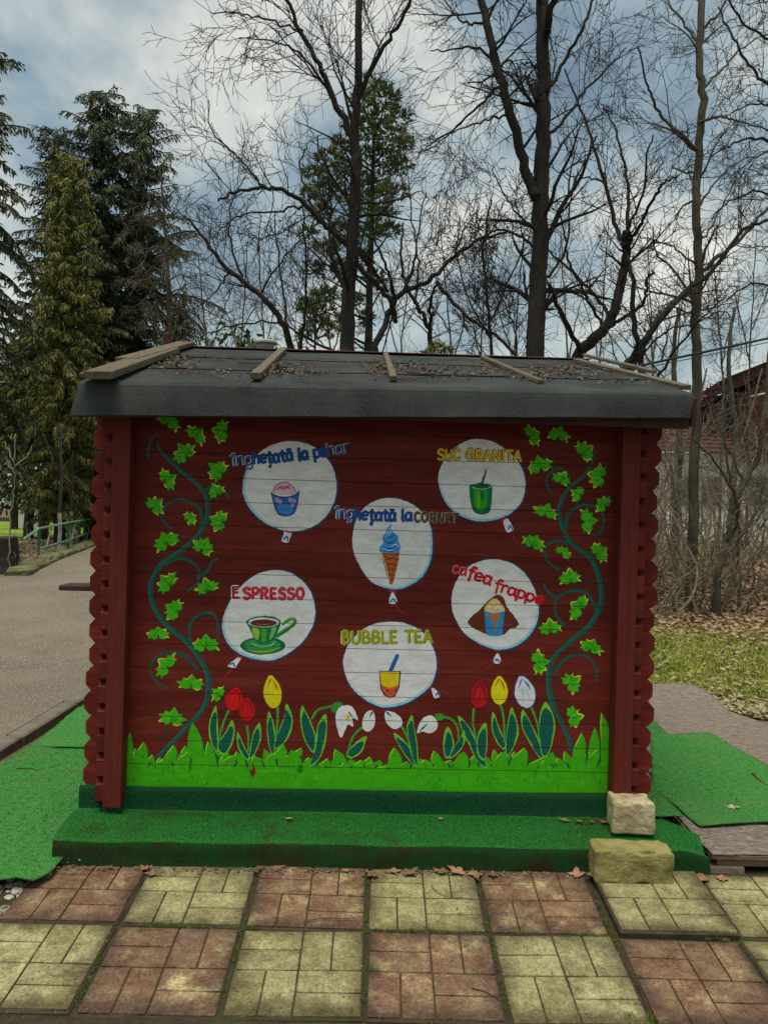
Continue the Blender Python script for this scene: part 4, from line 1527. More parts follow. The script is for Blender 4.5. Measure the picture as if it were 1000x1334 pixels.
flower('painted_tulip', 'painted red tulip next to the yellow one below the frappe balloon',
       [((596, 932), [(600, 948), (610, 970), (621, 991), (634, 1001), (627, 980), (617, 958), (606, 940)]), ((632, 941), [(622.5, 955), (621, 980), (630, 991), (634, 975), (634.5, 958)])],
       [[(617, 923), (616, 942), (620, 962)]], [tul((624, 905), 11.5, 17.5, 0.05, (140, 16, 20), (92, 10, 16), (172, 44, 44))])
flower('painted_tulip', 'painted yellow tulip standing between a red and a pale blue one',
       [((642, 927), [(639.5, 945), (645, 965), (656, 977), (658.5, 968), (651, 950)]), ((666, 921), [(661, 940), (658, 965), (659.5, 986), (668, 975), (675, 955), (672.5, 938)])],
       [[(651, 916), (656, 936), (657, 966)]], [tul((650, 900), 10.8, 17.5, 0.0, YT, YD, YL)])
flower('painted_tulip', 'painted white and pale blue tulip beside the ivy vine',
       [((680, 924), [(678.5, 945), (688, 966), (701, 986), (709, 986), (700, 960), (690, 940)]), ((710, 914), [(703, 930), (700.5, 955), (706, 986), (715, 980), (722.5, 950), (720, 930)])],
       [[(692, 922), (700, 944), (702, 962)]],
       [tul((683, 902), 13.2, 20, -0.22, (186, 180, 190), (42, 82, 150), (120, 150, 190))])

# ------------------------------------------------------------------ turf step and green mats
def blades(name, faces, n, matl, h=(0.006, 0.012), wd=0.0022, parent=None, lean=0.5):
    """short artificial grass fibres spread over (a,b,c,d) quads; stuff"""
    b = MB()
    ar = []
    for q in faces:
        a = ((q[1] - q[0]).cross(q[2] - q[0]).length + (q[3] - q[0]).cross(q[2] - q[0]).length) / 2
        ar.append(a)
    tot_ = sum(ar)
    for q, a in zip(faces, ar):
        nn = (q[1] - q[0]).cross(q[3] - q[0])
        if nn.length < 1e-9:
            continue
        nn.normalize()
        k = n * a / tot_
        k = int(k) + (1 if random.random() < k - int(k) else 0)
        for _ in range(k):
            s, t = random.random(), random.random()
            p = (q[0] * (1 - s) + q[1] * s) * (1 - t) + (q[3] * (1 - s) + q[2] * s) * t
            d = (nn + Vector((rnd(-lean, lean), rnd(-lean, lean), rnd(-lean, lean)))).normalized() * rnd(*h)
            sd = d.cross(Vector((rnd(-1, 1), rnd(-1, 1), rnd(-1, 1)))).normalized() * wd * 0.5
            b.face([p - sd, p + sd, p + d])
    o = b.build(name, matl, parent)
    o['kind'] = 'stuff'
    return o


random.seed(17)
step = empty('turf_step', KO, KA)
tag(step, 'dark green artificial turf covered step in front of the painted wall', 'step')
sL = wall(68, 1120, 0.31)[0]
sR = wall(922, 1118, 0.31)[0]
zt = wall(500, 1099, 0.31)[1]          # tread height
zt2 = wall(500, 1061, 0.03)[1]
zb = -0.012
prof = [(-0.012, VB[0] + 0.012), (-0.030, VB[0] + 0.008), (-0.034, VB[0] - 0.01), (-0.036, (VB[0] + zt2) / 2), (-0.038, zt2 + 0.009), (-0.048, zt2 + 0.001), (-0.12, zt2), (-0.2, (zt + zt2) / 2 + 0.001), (-0.288, zt + 0.001),
        (-0.304, zt - 0.002), (-0.312, zt - 0.011), (-0.315, zt - 0.05), (-0.314, zt - 0.085), (-0.316, zb + 0.012), (-0.318, zb)]
b = MB()
NSx = 110
fs = []
grid = []
for i in range(NSx + 1):
    s = i / NSx
    row = []
    for k, (yy, zz_) in enumerate(prof):
        # upper part (upstand) stops at the log ends, tread reaches the ends
        u = sL + (sR - sL) * s
        if k <= 4:
            lo_, hi_ = uL - 0.012, uR - 0.02
            u = lo_ + (hi_ - lo_) * s
        elif k <= 6:
            f = (k - 4) / 3
            u = (uL - 0.012 + (uR - uL - 0.008) * s) * (1 - f) + u * f
        nz = noise.noise(Vector((u * 3, yy * 6, zz_ * 6)))
        fin = 0
        if s > 0.965 and k >= 8:            # right end slumps a little
            fin = (s - 0.965) / 0.035
        p = Vector((u + 0.006 * nz - 0.02 * fin * (k < 10), yy + 0.006 * noise.noise(Vector((u * 4, 3.3, k))) - 0.02 * fin, zz_ + 0.006 * nz * (0.2 if k < 3 else 1) - 0.022 * fin * (0.3 if k > 12 else 1)))
        row.append(p)
    grid.append(row)
    b.v.extend(tuple(p) for p in row)
npf = len(prof)
for i in range(NSx):
    for k in range(npf - 1):
        q = i * npf + k
        b.f.append((q, q + 1, q + npf + 1, q + npf))
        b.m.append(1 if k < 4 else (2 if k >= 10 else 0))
        fs.append((grid[i][k], grid[i][k + 1], grid[i + 1][k + 1], grid[i + 1][k]))
# end caps down to the ground
for e, sgn in ((0, 1), (NSx, -1)):
    ring = [grid[e][k] for k in range(5, npf)]
    back = [Vector((ring[0].x, 0.0, ring[0].z)), Vector((ring[0].x, 0.0, zb)), ]
    poly = ring + [Vector((ring[-1].x, 0.0, zb)), Vector((ring[0].x, 0.0, ring[0].z))]
    b.face(poly[::-1] if sgn > 0 else poly)
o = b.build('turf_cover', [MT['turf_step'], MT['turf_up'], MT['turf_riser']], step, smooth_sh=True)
tread = [q for n_, q in enumerate(fs) if 5 <= n_ % (npf - 1) <= 8]
vert = [q for n_, q in enumerate(fs) if not 5 <= n_ % (npf - 1) <= 8]
blades('turf_fibre', tread, 42000, MT['blade_step'], (0.004, 0.008), 0.0022, step)
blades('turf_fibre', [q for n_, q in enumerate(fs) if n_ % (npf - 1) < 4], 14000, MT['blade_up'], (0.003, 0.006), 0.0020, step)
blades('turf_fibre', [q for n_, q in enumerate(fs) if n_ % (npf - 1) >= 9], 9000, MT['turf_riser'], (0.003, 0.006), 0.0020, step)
bb = MB()
bb.box(((sL + sR) / 2, -0.15, (zb + zt) / 2 - 0.012), (sR - sL - 0.06, 0.29, zt - zb - 0.03))
bb.build('step_core', MT['turf_back'], step)


def patch(name, outline, z, matl, label, cat, wrink=0.006, thick=0.008, fibre=0, fmat=None, cell=0.05, zf=None, group=None, seed=0):
    """carpet-like sheet cut to an outline given in photo pixels on the plane Z=z"""
    zf = zf or (lambda X, Y: z)
    W = [onz(x, y, z) for x, y in outline]
    W2 = [Vector((p.x, p.y)) for p in spline([(q.x, q.y) for q in W], 1, True)]
    # densify the outline
    ol = []
    for i in range(len(W2)):
        a, c = W2[i], W2[(i + 1) % len(W2)]
        k = max(1, int((c - a).length / cell))
        ol += [a.lerp(c, j / k) + Vector((rnd(-.004, .004), rnd(-.004, .004))) for j in range(k)]
    x0, x1 = min(p[0] for p in ol), max(p[0] for p in ol)
    y0, y1 = min(p[1] for p in ol), max(p[1] for p in ol)

    def inside(px, py):
        c = False
        n = len(ol)
        j = n - 1
        for i in range(n):
            a, bq = ol[i], ol[j]
            if (a[1] > py) != (bq[1] > py) and px < (bq[0] - a[0]) * (py - a[1]) / (bq[1] - a[1]) + a[0]:
                c = not c
            j = i
        return c
    pts = [p.copy() for p in ol]
    edges = [(i, (i + 1) % len(ol)) for i in range(len(ol))]
    yy = y0 + cell / 2
    while yy < y1:
        xx = x0 + cell / 2
        while xx < x1:
            if inside(xx, yy):
                pts.append(Vector((xx + rnd(-.01, .01) * cell / .05, yy + rnd(-.01, .01) * cell / .05)))
            xx += cell
        yy += cell
    vv, ee, ff, _, _, _ = geometry.delaunay_2d_cdt(pts, edges, [], 1, 1e-5)
    b = MB()
    P3 = []
    for p in vv:
        h = zf(p[0], p[1]) + wrink * noise.noise(Vector((p[0] * 2.2, p[1] * 2.2, seed))) + wrink * 0.4 * noise.noise(Vector((p[0] * 7, p[1] * 7, seed)))
        P3.append(Vector((p[0], p[1], h)))
    quads = []
    for f in ff:
        c = sum((Vector((vv[i][0], vv[i][1])) for i in f), Vector((0, 0))) / len(f)
        if inside(c[0], c[1]):
            b.f.append(tuple(f))
            b.m.append(0)
            if len(f) == 3:
                a_, b_, c_ = (P3[i] for i in f)
                quads.append((a_, b_, c_, a_ + (c_ - b_) * 0.0 + (c_ - a_) * 0.999))
    b.v = [tuple(p) for p in P3]
    o = b.build(name, matl, smooth_sh=True)
    md = o.modifiers.new('thick', 'SOLIDIFY')
    md.thickness = thick
    md.offset = 1
    tag(o, label, cat, group)
    return o, [tuple(v + Vector((0, 0, thick)) for v in q) for q in quads]


def mat_fibre(o, quads, n, m, **kw):
    f = blades('turf_fibre', quads, n, m, parent=o, **kw)
    return f


random.seed(31)
o, q = patch('turf_mat', [(-90, 1065), (-18, 1013), (38, 975), (112, 975), (130, 1080), (66, 1140), (44, 1151), (20, 1148), (-60, 1162)], 0.006, MT['turf_mat'],
             'large pale green turf mat between the kerb and the turf step', 'mat', 0.022, fibre=1, zf=lambda X, Y: 0.004 + 0.022 * smooth(4.0, 3.6, Y) * 0 + 0.01, seed=2)
mat_fibre(o, q, 40000, MT['blade_mat'], h=(0.004, 0.009))
o, q = patch('turf_mat', [(40, 973), (98, 926), (150, 900), (160, 960), (130, 975)], 0.012, MT['turf_mat'], 'narrow green turf mat beside the kiosk corner and the road kerb', 'mat', 0.008, seed=5)
mat_fibre(o, q, 9000, MT['blade_mat'], h=(0.004, 0.009))

# ------------------------------------------------------------------ right side: deck, fleece, mats
DZ = 0.085
deck = empty('wooden_deck', onz(960, 1115, 0.0))
tag(deck, 'low grey wooden deck edge under the brown fleece beside the kiosk', 'deck')
dw = deck.location.copy()
fy = onz(960, 1113, DZ).y
x0 = onz(926, 1113, DZ).x
for i in range(9):
    b = MB()
    b.box((0, 0, 0), (2.4, 0.135, 0.022), bev=0.003)
    o = b.build('deck_board', MT['deckwood'], deck)
    o.location = Vector((x0 + 1.2 + rnd(-.01, .01), fy + 0.07 + i * 0.142, DZ - 0.018)) - dw
for yy in (0.05, 1.15):
    b = MB()
    b.box((0, 0, 0), (2.36, 0.05, 0.038), bev=0.003)
    o = b.build('deck_beam', MT['deckwood'], deck)
    o.location = Vector((x0 + 1.22, fy + yy, DZ - 0.0485)) - dw
for x, lab in ((952, 'pale brick propping up the deck edge beside the turf step'), (1070, 'pale brick propping up the far end of the deck')):
    b = MB()
    p = onz(x, 1140, 0.0)
    b.box((0, 0, 0), (0.16, 0.11, 0.075), bev=0.005, jit=0.002)
    o = b.build('support_brick', MT['brick'])
    o.location = (p.x, fy + 0.065, -0.0175 + 0.0)
    tag(o, lab, 'brick')
o, q = patch('fleece_sheet', [(846, 888), (880, 886), (905, 889), (930, 904), (950, 922), (985, 934), (1060, 968), (1130, 1000), (1130, 1113), (926, 1113), (880, 1062), (840, 1000)], DZ, MT['felt_mem'],
             'brownish grey fleece sheet spread over the deck beside the lawn', 'fleece', 0.010, thick=0.005, seed=8, zf=lambda X, Y: DZ - 0.03 * smooth(5.4, 6.6, Y))
o, q = patch('turf_mat', [(846, 954), (923, 953), (1000, 998), (1060, 1035), (1060, 1074), (1000, 1072), (940, 1075), (912, 1076), (893, 1062), (850, 1030)], DZ + 0.018, MT['turf_mat'],
             'bright green turf mat with a dry leaf lying on the fleece', 'mat', 0.016, seed=3, zf=lambda X, Y: DZ + 0.018 - 0.02 * smooth(5.2, 6.0, Y))
mat_fibre(o, q, 26000, MT['blade_mat'], h=(0.004, 0.009))
RMAT = o
o, q = patch('turf_mat', [(840, 935), (855, 938), (872, 956), (840, 958)], DZ + 0.012, MT['turf_mat'], 'small green turf mat corner showing behind the log ends', 'mat', 0.004, seed=6, zf=lambda X, Y: DZ - 0.012)
mat_fibre(o, q, 2500, MT['blade_mat'], h=(0.004, 0.009))
o, q = patch('turf_mat', [(838, 1010), (862, 1038), (890, 1064), (838, 1064)], DZ + 0.034, MT['turf_mat'], 'green turf mat strip between the kiosk post and the larger mat', 'mat', 0.004, seed=7)
mat_fibre(o, q, 3000, MT['blade_mat'], h=(0.004, 0.009))


# ------------------------------------------------------------------ rough stones
def stone(name, c, size, rz, matl, label, seed, taper=0.0):
    import bmesh
    bm = bmesh.new()
    bmesh.ops.create_cube(bm, size=2.0)
    bmesh.ops.subdivide_edges(bm, edges=bm.edges[:], cuts=27, use_grid_fill=True)
    for v in bm.verts:
        p = v.co.copy()
        ex = 18.0
        k = (abs(p.x) ** ex + abs(p.y) ** ex + abs(p.z) ** ex) ** (-1 / ex)
        p = p * k
        tp = 1 - taper * (p.z + 1) * (1 if p.x > 0 else 0.6)
        q = Vector((p.x * size[0] / 2 * tp, p.y * size[1] / 2, p.z * size[2] / 2))
        o3 = Vector((seed, seed * 1.7, 0))
        n = noise.noise(q * 9 + o3) * 0.006 + noise.noise(q * 26 + o3) * 0.004 + noise.noise(q * 70 + o3) * 0.0024
        e = sorted((abs(p.x), abs(p.y), abs(p.z)))[1]
        chip = max(0, noise.noise(q * 14 + o3 * 2) - 0.05) * 0.034 * smooth(0.74, 1.0, e)
        d = p.normalized()
        v.co = q + d * (n - chip)
    me = bpy.data.meshes.new(name)
    bm.to_mesh(me)
    bm.free()
    me.materials.append(matl)
    me.polygons.foreach_set('use_smooth', [True] * len(me.polygons))
    o = link(name, me)
    o.location = c
    o.rotation_euler = (0, 0, rz)
    tag(o, label, 'stone')
    return o


u0, v0 = wall(826, 1090, 0.16)
h1 = 0.155
pz = zt2
cc = kworld((wall(799, 1085, 0.22)[0] + wall(853, 1085, 0.22)[0]) / 2, -0.155, pz + h1 / 2 - 0.004)
stone('stone_block', cc, (0.205, 0.16, h1), radians(-4), MT['stone_pale'], 'pale chipped stone block sitting on the turf step against the post', 3, 0.04)
pb = slab_plane(823, 1159)
h2 = 0.155
p1, p2 = slab_plane(773, 1150), slab_plane(876, 1158)
cc = Vector(((p1.x + p2.x) / 2 + 0.0, pb.y + 0.085, pb.z + h2 / 2 + 0.012))
stone('stone_block', cc, (0.355, 0.15, h2), radians(-1.5), MT['stone_moss'], 'large mossy yellow stone block standing on the paving slabs', 9, 0.0)


# ------------------------------------------------------------------ gravel, moss, dry leaves, twigs
def pebbles(name, place, n, label):
    b = MB()
    for i in range(n):
        p, r = place()
        rx, ry, rz_ = r * rnd(.8, 1.3), r * rnd(.8, 1.2), r * rnd(.5, .8)
        a = rnd(0, pi)
        n0 = len(b.v)
        for lat, k in ((-0.5, .75), (0.1, 1.0), (0.6, 0.75)):
            for j in range(7):
                t = 2 * pi * j / 7
                x, y = cos(t) * k * rx * rnd(.9, 1.1), sin(t) * k * ry * rnd(.9, 1.1)
                b.v.append((p.x + x * cos(a) - y * sin(a), p.y + x * sin(a) + y * cos(a), p.z + lat * rz_))
        b.v.append((p.x, p.y, p.z + rz_))
        for k in range(2):
            for j in range(7):
                jj = (j + 1) % 7
                b.f.append((n0 + k * 7 + j, n0 + k * 7 + jj, n0 + k * 7 + 7 + jj, n0 + k * 7 + 7 + j))
        for j in range(7):
            b.f.append((n0 + 14 + j, n0 + 14 + (j + 1) % 7, n0 + 21))
    b.m = [0] * len(b.f)
    o = b.build(name, MT['pebble'], smooth_sh=True)
    tag(o, label, 'gravel', kind='stuff')


random.seed(41)


def gl():
    # left of the slabs
    Y = rnd(2.35, 3.72)
    pr_ = pbase.inverted() @ Vector((0, Y, 0))
    X = rnd(-2.35, -1.52 + 0.012)
    X += (pbase @ Vector((0, 0, 0))).x + 0.08
    return Vector((X - 0.02, Y, 0.0856 * (Y - 3.83) - 0.038 + rnd(0, .022))), rnd(0.013, 0.028)


pebbles('gravel', gl, 1500, 'grey rounded pebbles beside the paving slabs')


def gf():
    X = rnd(-1.9, 2.2)
    Y = rnd(2.45, 2.745)
    return Vector((X, Y, 0.0856 * (Y - 3.83) - 0.045 + rnd(-.008, .014))), rnd(0.008, 0.022)


pebbles('gravel', gf, 900, 'small pebbles along the front edge of the slabs')

b = MB()
random.seed(43)
MI = pbase


def tuft(p, r, n, h):
    for _ in range(n):
        a, d = rnd(0, 2 * pi), rnd(0, r)
        q = p + Vector((cos(a) * d, sin(a) * d, 0))
        t = Vector((rnd(-.5, .5), rnd(-.5, .5), 1)).normalized() * rnd(.4, 1) * h
        s = Vector((rnd(-1, 1), rnd(-1, 1), 0)).normalized() * h * 0.14
        b.face([q - s, q + s, q + t])


for colm in range(-3, 5):
    for k in range(60):
        y = rnd(-0.5, 0.47)
        m = noise.noise(Vector((colm * 3.7, y * 3, 0)))
        if m < -0.05:
            continue
        tuft(MI @ Vector((colm * PW + rnd(-.006, .006), y, -0.006)), 0.009, 12, 0.013)
for k in range(260):
    x = rnd(-1.5, 1.9)
    if noise.noise(Vector((x * 2.2, 5, 0))) < 0.0:
        continue
    tuft(MI @ Vector((x, rnd(-.006, .006), -0.006)), 0.012, 14, 0.014)
for (x, y, n, h) in ((484, 1262, 60, .03), (485, 1240, 30, .02), (497, 1208, 26, .02), (484, 1165, 20, .015), (820, 1325, 90, .03), (850, 1327, 60, .03), (560, 1325, 40, .02), (330, 1205, 30, .012)):
    p = slab_plane(x, y)
    tuft(p + Vector((0, 0, -0.012)), 0.03, n, h)
for k in range(120):
    tuft(Vector((rnd(-1.6, 2.0), 2.735 + rnd(-.05, .01), -0.115)), 0.015, 5, rnd(.008, .03))
tag(b.build('moss', MT['moss']), 'green moss growing in the slab joints', 'moss', kind='stuff')


def leaf_mesh(seed, lobes=5):
    random.seed(seed)
    b = MB()
    pts = []
    n = lobes * 4
    for i in range(n):
        t = i / n * 2 * pi
        r = 0.74 + 0.26 * cos(t * lobes) + rnd(-.10, .10)
        r *= 0.75 + 0.35 * cos(t)
        pts.append(Vector((cos(t) * r, sin(t) * r * 0.85, 0)))
    c = Vector((0.05, 0, 0))
    cu, tw = rnd(0.05, 0.3), rnd(-.3, .3)

    def z(p):
        return cu * (p.x * p.x * 0.6 + p.y * p.y) + tw * p.x * p.y + 0.10 * noise.noise(p * 3 + Vector((seed, 0, 0)))
    ring2 = [c.lerp(p, 0.5) for p in pts]
    for p in pts + ring2 + [c]:
        b.v.append((p.x, p.y, z(p)))
    for i in range(n):
        j = (i + 1) % n
        b.f.append((i, j, n + j, n + i))
        b.f.append((n + i, n + j, 2 * n))
    st = [Vector((-0.35, 0, z(Vector((-.35, 0, 0))))), Vector((-0.75, 0.05, 0.05)), Vector((-1.0, 0.12, 0.1))]
    b.m = [0] * len(b.f)
    b.tube(st, [0.03, 0.022, 0.018], 4)
    return b


lm = [to_mesh(leaf_mesh(s), 'fallen_leaf', MT['dryleaf']) for s in (1, 2, 3, 4, 5, 6)]
lp = [to_mesh(leaf_mesh(s), 'fallen_leaf', MT['paleleaf']) for s in (7, 8)]
random.seed(44)


def fleaf(pos, r, label, group, meshes=lm, nz=None):
    o = link('fallen_leaf', random.choice(meshes))
    o.location = pos
    o.scale = (r, r * rnd(.8, 1.1), r * rnd(.6, 1.0))
    o.rotation_euler = (rnd(-.12, .12), rnd(-.12, .12), rnd(0, 6.3))
    tag(o, label, 'leaf', group)
    return o


LS = 'brown curled dry leaf lying on the paving slabs along the step'
for x, y, r in ((362, 1134, .045), (450, 1136, .03), (487, 1143, .042), (530, 1140, .045), (598, 1138, .055), (617, 1137, .045), (642, 1141, .03), (577, 1132, .035), (510, 1136, .03),
                (748, 1137, .04), (762, 1127, .045), (340, 1131, .025), (905, 1143, .05), (890, 1140, .03), (935, 1143, .04), (200, 1141, .03), (190, 1134, .025)):
    p = slab_plane(x, y)
    p.y = min(p.y, WY - 0.345)
    fleaf(p + Vector((0, 0, 0.010)), r * 1.35, LS, 'dry leaves on the slabs')
LT = 'small dry leaf lying on the tread of the turf step'
for x, y, r in ((375, 1066, .03), (735, 1065, .04), (752, 1068, .03), (781, 1064, .035), (772, 1070, .025), (573, 1066, .02)):
    p = onz(x, y, zt2 + 0.012)
    p.y = min(p.y, WY - 0.07)
    fleaf(p, r, LT, 'dry leaves on the step', lm if x > 700 else lp)
p = onz(951, 1051, DZ + 0.03)
fleaf(p, 0.048, 'pale dry leaf lying on the bright green turf mat', None, lp)
p = onz(100, 1112, 0.02)
fleaf(onz(42, 1128, 0.022), 0.03, 'brown dry leaf lying on the large pale green mat', None)


def twig(px, zf, r, label, name='fallen_twig', world=None):
    pts = [zf(x, y) for x, y in px]
    pts = spline(pts, 5)
    b = MB()
    n = len(pts)
    b.tube(pts, [r * (1 - 0.6 * i / n) for i in range(n)], 5)
    o = b.build(name, MT['twig'])
    tag(o, label, 'twig')


SP = lambda x, y: slab_plane(x, y) + Vector((0, 0, 0.008))
twig([(562, 1157), (570, 1165), (585, 1171), (604, 1172), (622, 1174)], SP, 0.0018, 'thin curved twig lying on a mossy slab by the step')
twig([(614, 1290), (630, 1294), (645, 1302), (658, 1313)], SP, 0.0024, 'dark bent twig lying on a red slab at the front edge')
twig([(395, 1203), (420, 1199), (455, 1199), (463, 1196)], SP, 0.0024, 'brown twig lying on a red slab beside the mossy joint')
ZM = lambda x, y: onz(x, y, DZ + 0.032)
twig([(980, 1007), (990, 1018), (1004, 1026)], ZM, 0.008, 'dark stick lying on the edge of the bright green mat')
ZL = lambda x, y: onz(x, y, 0.026)
twig([(22, 1001), (38, 1001), (50, 1003)], ZL, 0.004, 'small stick lying on the large pale green mat by the kerb')
twig([(58, 1083), (66, 1092), (72, 1096)], ZL, 0.004, 'short stick lying on the large pale green mat by the step')
random.seed(45)

# roof litter: leaves and needles caught along the battens
b = MB()


def crumb(x, y, s):
    p = roof_hit(x, y) + RN * rnd(0.010, 0.022)
    a = rnd(0, 2 * pi)
    X = Vector((cos(a), sin(a), rnd(-.3, .5))).normalized() * s
    Yv = X.cross(RN).normalized() * s * rnd(.35, .7)
    q = kworld(*p)
    X = EX * X.x + EY * X.y + Vector((0, 0, X.z))
    Yv = EX * Yv.x + EY * Yv.y + Vector((0, 0, Yv.z))
    b.face([q - X, q - Yv, q + X, q + Yv + Vector((0, 0, s * .4))])


for (cx_, cy_, wx, wy, n) in ((225, 477, 26, 9, 130), (240, 470, 22, 6, 60), (362, 484, 20, 8, 190), (395, 488, 30, 6, 60), (495, 484, 22, 9, 150), (525, 481, 30, 8, 130), (600, 489, 60, 7, 140), (640, 481, 18, 8, 70), (700, 491, 40, 9, 150), (760, 490, 50, 8, 140), (740, 483, 14, 4, 60), (300, 490, 60, 8, 40), (820, 500, 40, 6, 50)):
    for _ in range(n):
        x, y = random.gauss(cx_, wx * .5), random.gauss(cy_, wy * .5)
        if y < 464 + (x - 500) * 0.03 or y > 501 + (x - 500) * .012:
            continue
        crumb(x, y, rnd(0.005, 0.016))
for _ in range(420):      # needles and twiglets
    x, y = rnd(230, 860), rnd(470, 500)
    if y < 466 + (x - 500) * 0.03 or y > 500 + (x - 500) * .012 or noise.noise(Vector((x * .02, y * .08, 3))) < 0.05:
        continue
    p = kworld(*(roof_hit(x, y) + RN * rnd(0.011, 0.02)))
    a = random.gauss(0, .5)
    X = (EX * cos(a) + EY * sin(a)) * rnd(.02, .07)
    b.tube([p - X, p + Vector((0, 0, .006)), p + X], [.0016, .002, .0012], 3)
o = b.build('roof_litter', MT['rooflitter'])
tag(o, 'dry leaf crumbs caught along the battens on the felt roof', 'leaf litter', kind='stuff')
RH = lambda x, y: kworld(*(roof_hit(x, y) + RN * 0.016))
for px, r, lab in (([(530, 489), (560, 491), (572, 488), (583, 477)], 0.006, 'crooked dark twig lying across the middle of the felt roof'),
                   ([(333, 492), (318, 503), (291, 517)], 0.003, 'pale straw hanging over the felt eave beside a batten'),
                   ([(560, 493), (600, 492), (640, 494), (668, 492)], 0.004, 'long thin twig lying on the felt near the eave'),
                   ([(735, 484), (745, 481), (755, 484), (762, 483)], 0.008, 'short dark knobbly twig lying beside the long edge batten'),
                   ([(310, 476), (335, 477), (350, 475)], 0.004, 'thin twig lying on the felt near the vent'),
                   ([(655, 489), (690, 492), (725, 491)], 0.004, 'thin brown twig lying across the angled batten foot')):
    twig(px, RH, r, lab)

# ------------------------------------------------------------------ lawn and leaf bank on the right
random.seed(51)
b = MB()
n = 0
while n < 42000:
    X, Y = rnd(1.9, 8.5), rnd(5.9, 13.5)
    if X > 2.0 + (Y - 4) * 0.62 + 0.5:
        continue
    dens = 0.35 + 0.65 * smooth(-0.25, 0.25, noise.noise(Vector((X * .7, Y * .7, 2))))
    if Y < 7.45 - 0.55 * (X - 2.5):
        continue
    dens *= 1 - 0.9 * smooth(10.2, 12.8, Y + 0.7 * noise.noise(Vector((X * .5, Y * .5, 7))))
    if random.random() > dens:
        continue
    z = gz(X, Y) + 0.03 * noise.noise(Vector((X * 0.9, Y * 0.9, 0)))
    h = rnd(0.025, 0.07)
    a = rnd(0, 2 * pi)
    s = Vector((cos(a), sin(a), 0)) * rnd(.004, .008)
    b.face([Vector((X, Y, z)) - s, Vector((X, Y, z)) + s, Vector((X + rnd(-.05, .05), Y + rnd(-.05, .05), z + h))])
    n += 1
tag(b.build('grass', MT['grass']), 'thin yellowish winter grass beyond the fleece', 'grass', kind='stuff')


def litter(name, m, n, place, label, s=(0.025, 0.06), up=0.5):
    b = MB()
    k = 0
    while k < n:
        r = place()
        if r is None:
            continue
        k += 1
        X, Y = r
        z = gz(X, Y) + 0.03 * noise.noise(Vector((X * 0.9, Y * 0.9, 0))) * (X > -3) + rnd(0.0, 0.05)
        p = Vector((X, Y, z))
        a = rnd(0, 2 * pi)
        q = rnd(*s)
        A = Vector((cos(a), sin(a), rnd(-up, up))).normalized() * q
        B = Vector((-sin(a), cos(a), rnd(-up, up))).normalized() * q * rnd(.4, .7)
        b.face([p - A, p - B, p + A, p + B])
    o = b.build(name, m)
    tag(o, label, 'leaf litter', kind='stuff')


def pl1():
    Y = rnd(9.6, 19)
    X = rnd(2.0, 3 + (Y - 4) * 0.62)
    if random.random() > smooth(9.8, 12.3, Y + 0.8 * noise.noise(Vector((X * .5, Y * .5, 7)))):
        return None
    return X, Y


litter('leaf_litter', MT['litter'], 22000, pl1, 'brown and pinkish fallen leaves on the bank under the shrubs')


def pl2():
    Y = rnd(5.6, 11)
    X = rnd(2.0, 3 + (Y - 4) * 0.62)
    e = 7.45 - 0.55 * (X - 2.5)
    if Y < e:
        return None
    pr_ = math.exp(-((Y - e - 0.25) / 0.45) ** 2) * smooth(2.7, 3.4, X) + 0.08
    return (X, Y) if random.random() < pr_ else None


litter('leaf_litter', MT['litter2'], 7000, pl2, 'pale dry leaves scattered between the fleece and the lawn', (0.02, 0.045))


def pl3():
    Y = rnd(13.5, 27)
    X = rnd(-18, -6.9)
    edge = -7.0 - 0.225 * max(0, Y - 14.5)
    return (X, Y) if X < edge else None


litter('leaf_litter', MT['litter'], 9000, pl3, 'brown leaf litter on the bank below the green railing', (0.03, 0.07))

b = MB()
random.seed(77)


def bit(p, r):
    a = rnd(0, 2 * pi)
    A = Vector((cos(a), sin(a), rnd(-.3, .3))) * r
    B = Vector((-sin(a), cos(a), rnd(-.3, .3))) * r * rnd(.3, .7)
    b.face([p - A, p - B, p + A, p + B])


for _ in range(260):
    x, y = rnd(0, 120), rnd(985, 1140)
    bit(onz(x, y, 0.036), rnd(.003, .009))
for _ in range(170):
    u, yy = rnd(sL + .05, sR - .05), rnd(-.29, -.05)
    bit(kworld(u, yy, zt2 + 0.012), rnd(.002, .007))
for _ in range(130):
    x, y = rnd(860, 1000), rnd(962, 1066)
    bit(onz(x, y, DZ + 0.036), rnd(.002, .008))
for _ in range(700):
    x, y = rnd(0, 1000), rnd(1128, 1330)
    bit(slab_plane(x, y) + Vector((0, 0, .006)), rnd(.0015, .006))
for _ in range(500):
    u = rnd(sL, sR)
    bit(kworld(u, -0.33 - abs(random.gauss(0, .025)), 0.004), rnd(.003, .012))
tag(b.build('debris', MT['rooflitter']), 'tiny leaf and dirt crumbs scattered over slabs, mats and step', 'debris', kind='stuff')

# ------------------------------------------------------------------ trees
def rv():
    return Vector((random.gauss(0, 1), random.gauss(0, 1), random.gauss(0, 1)))


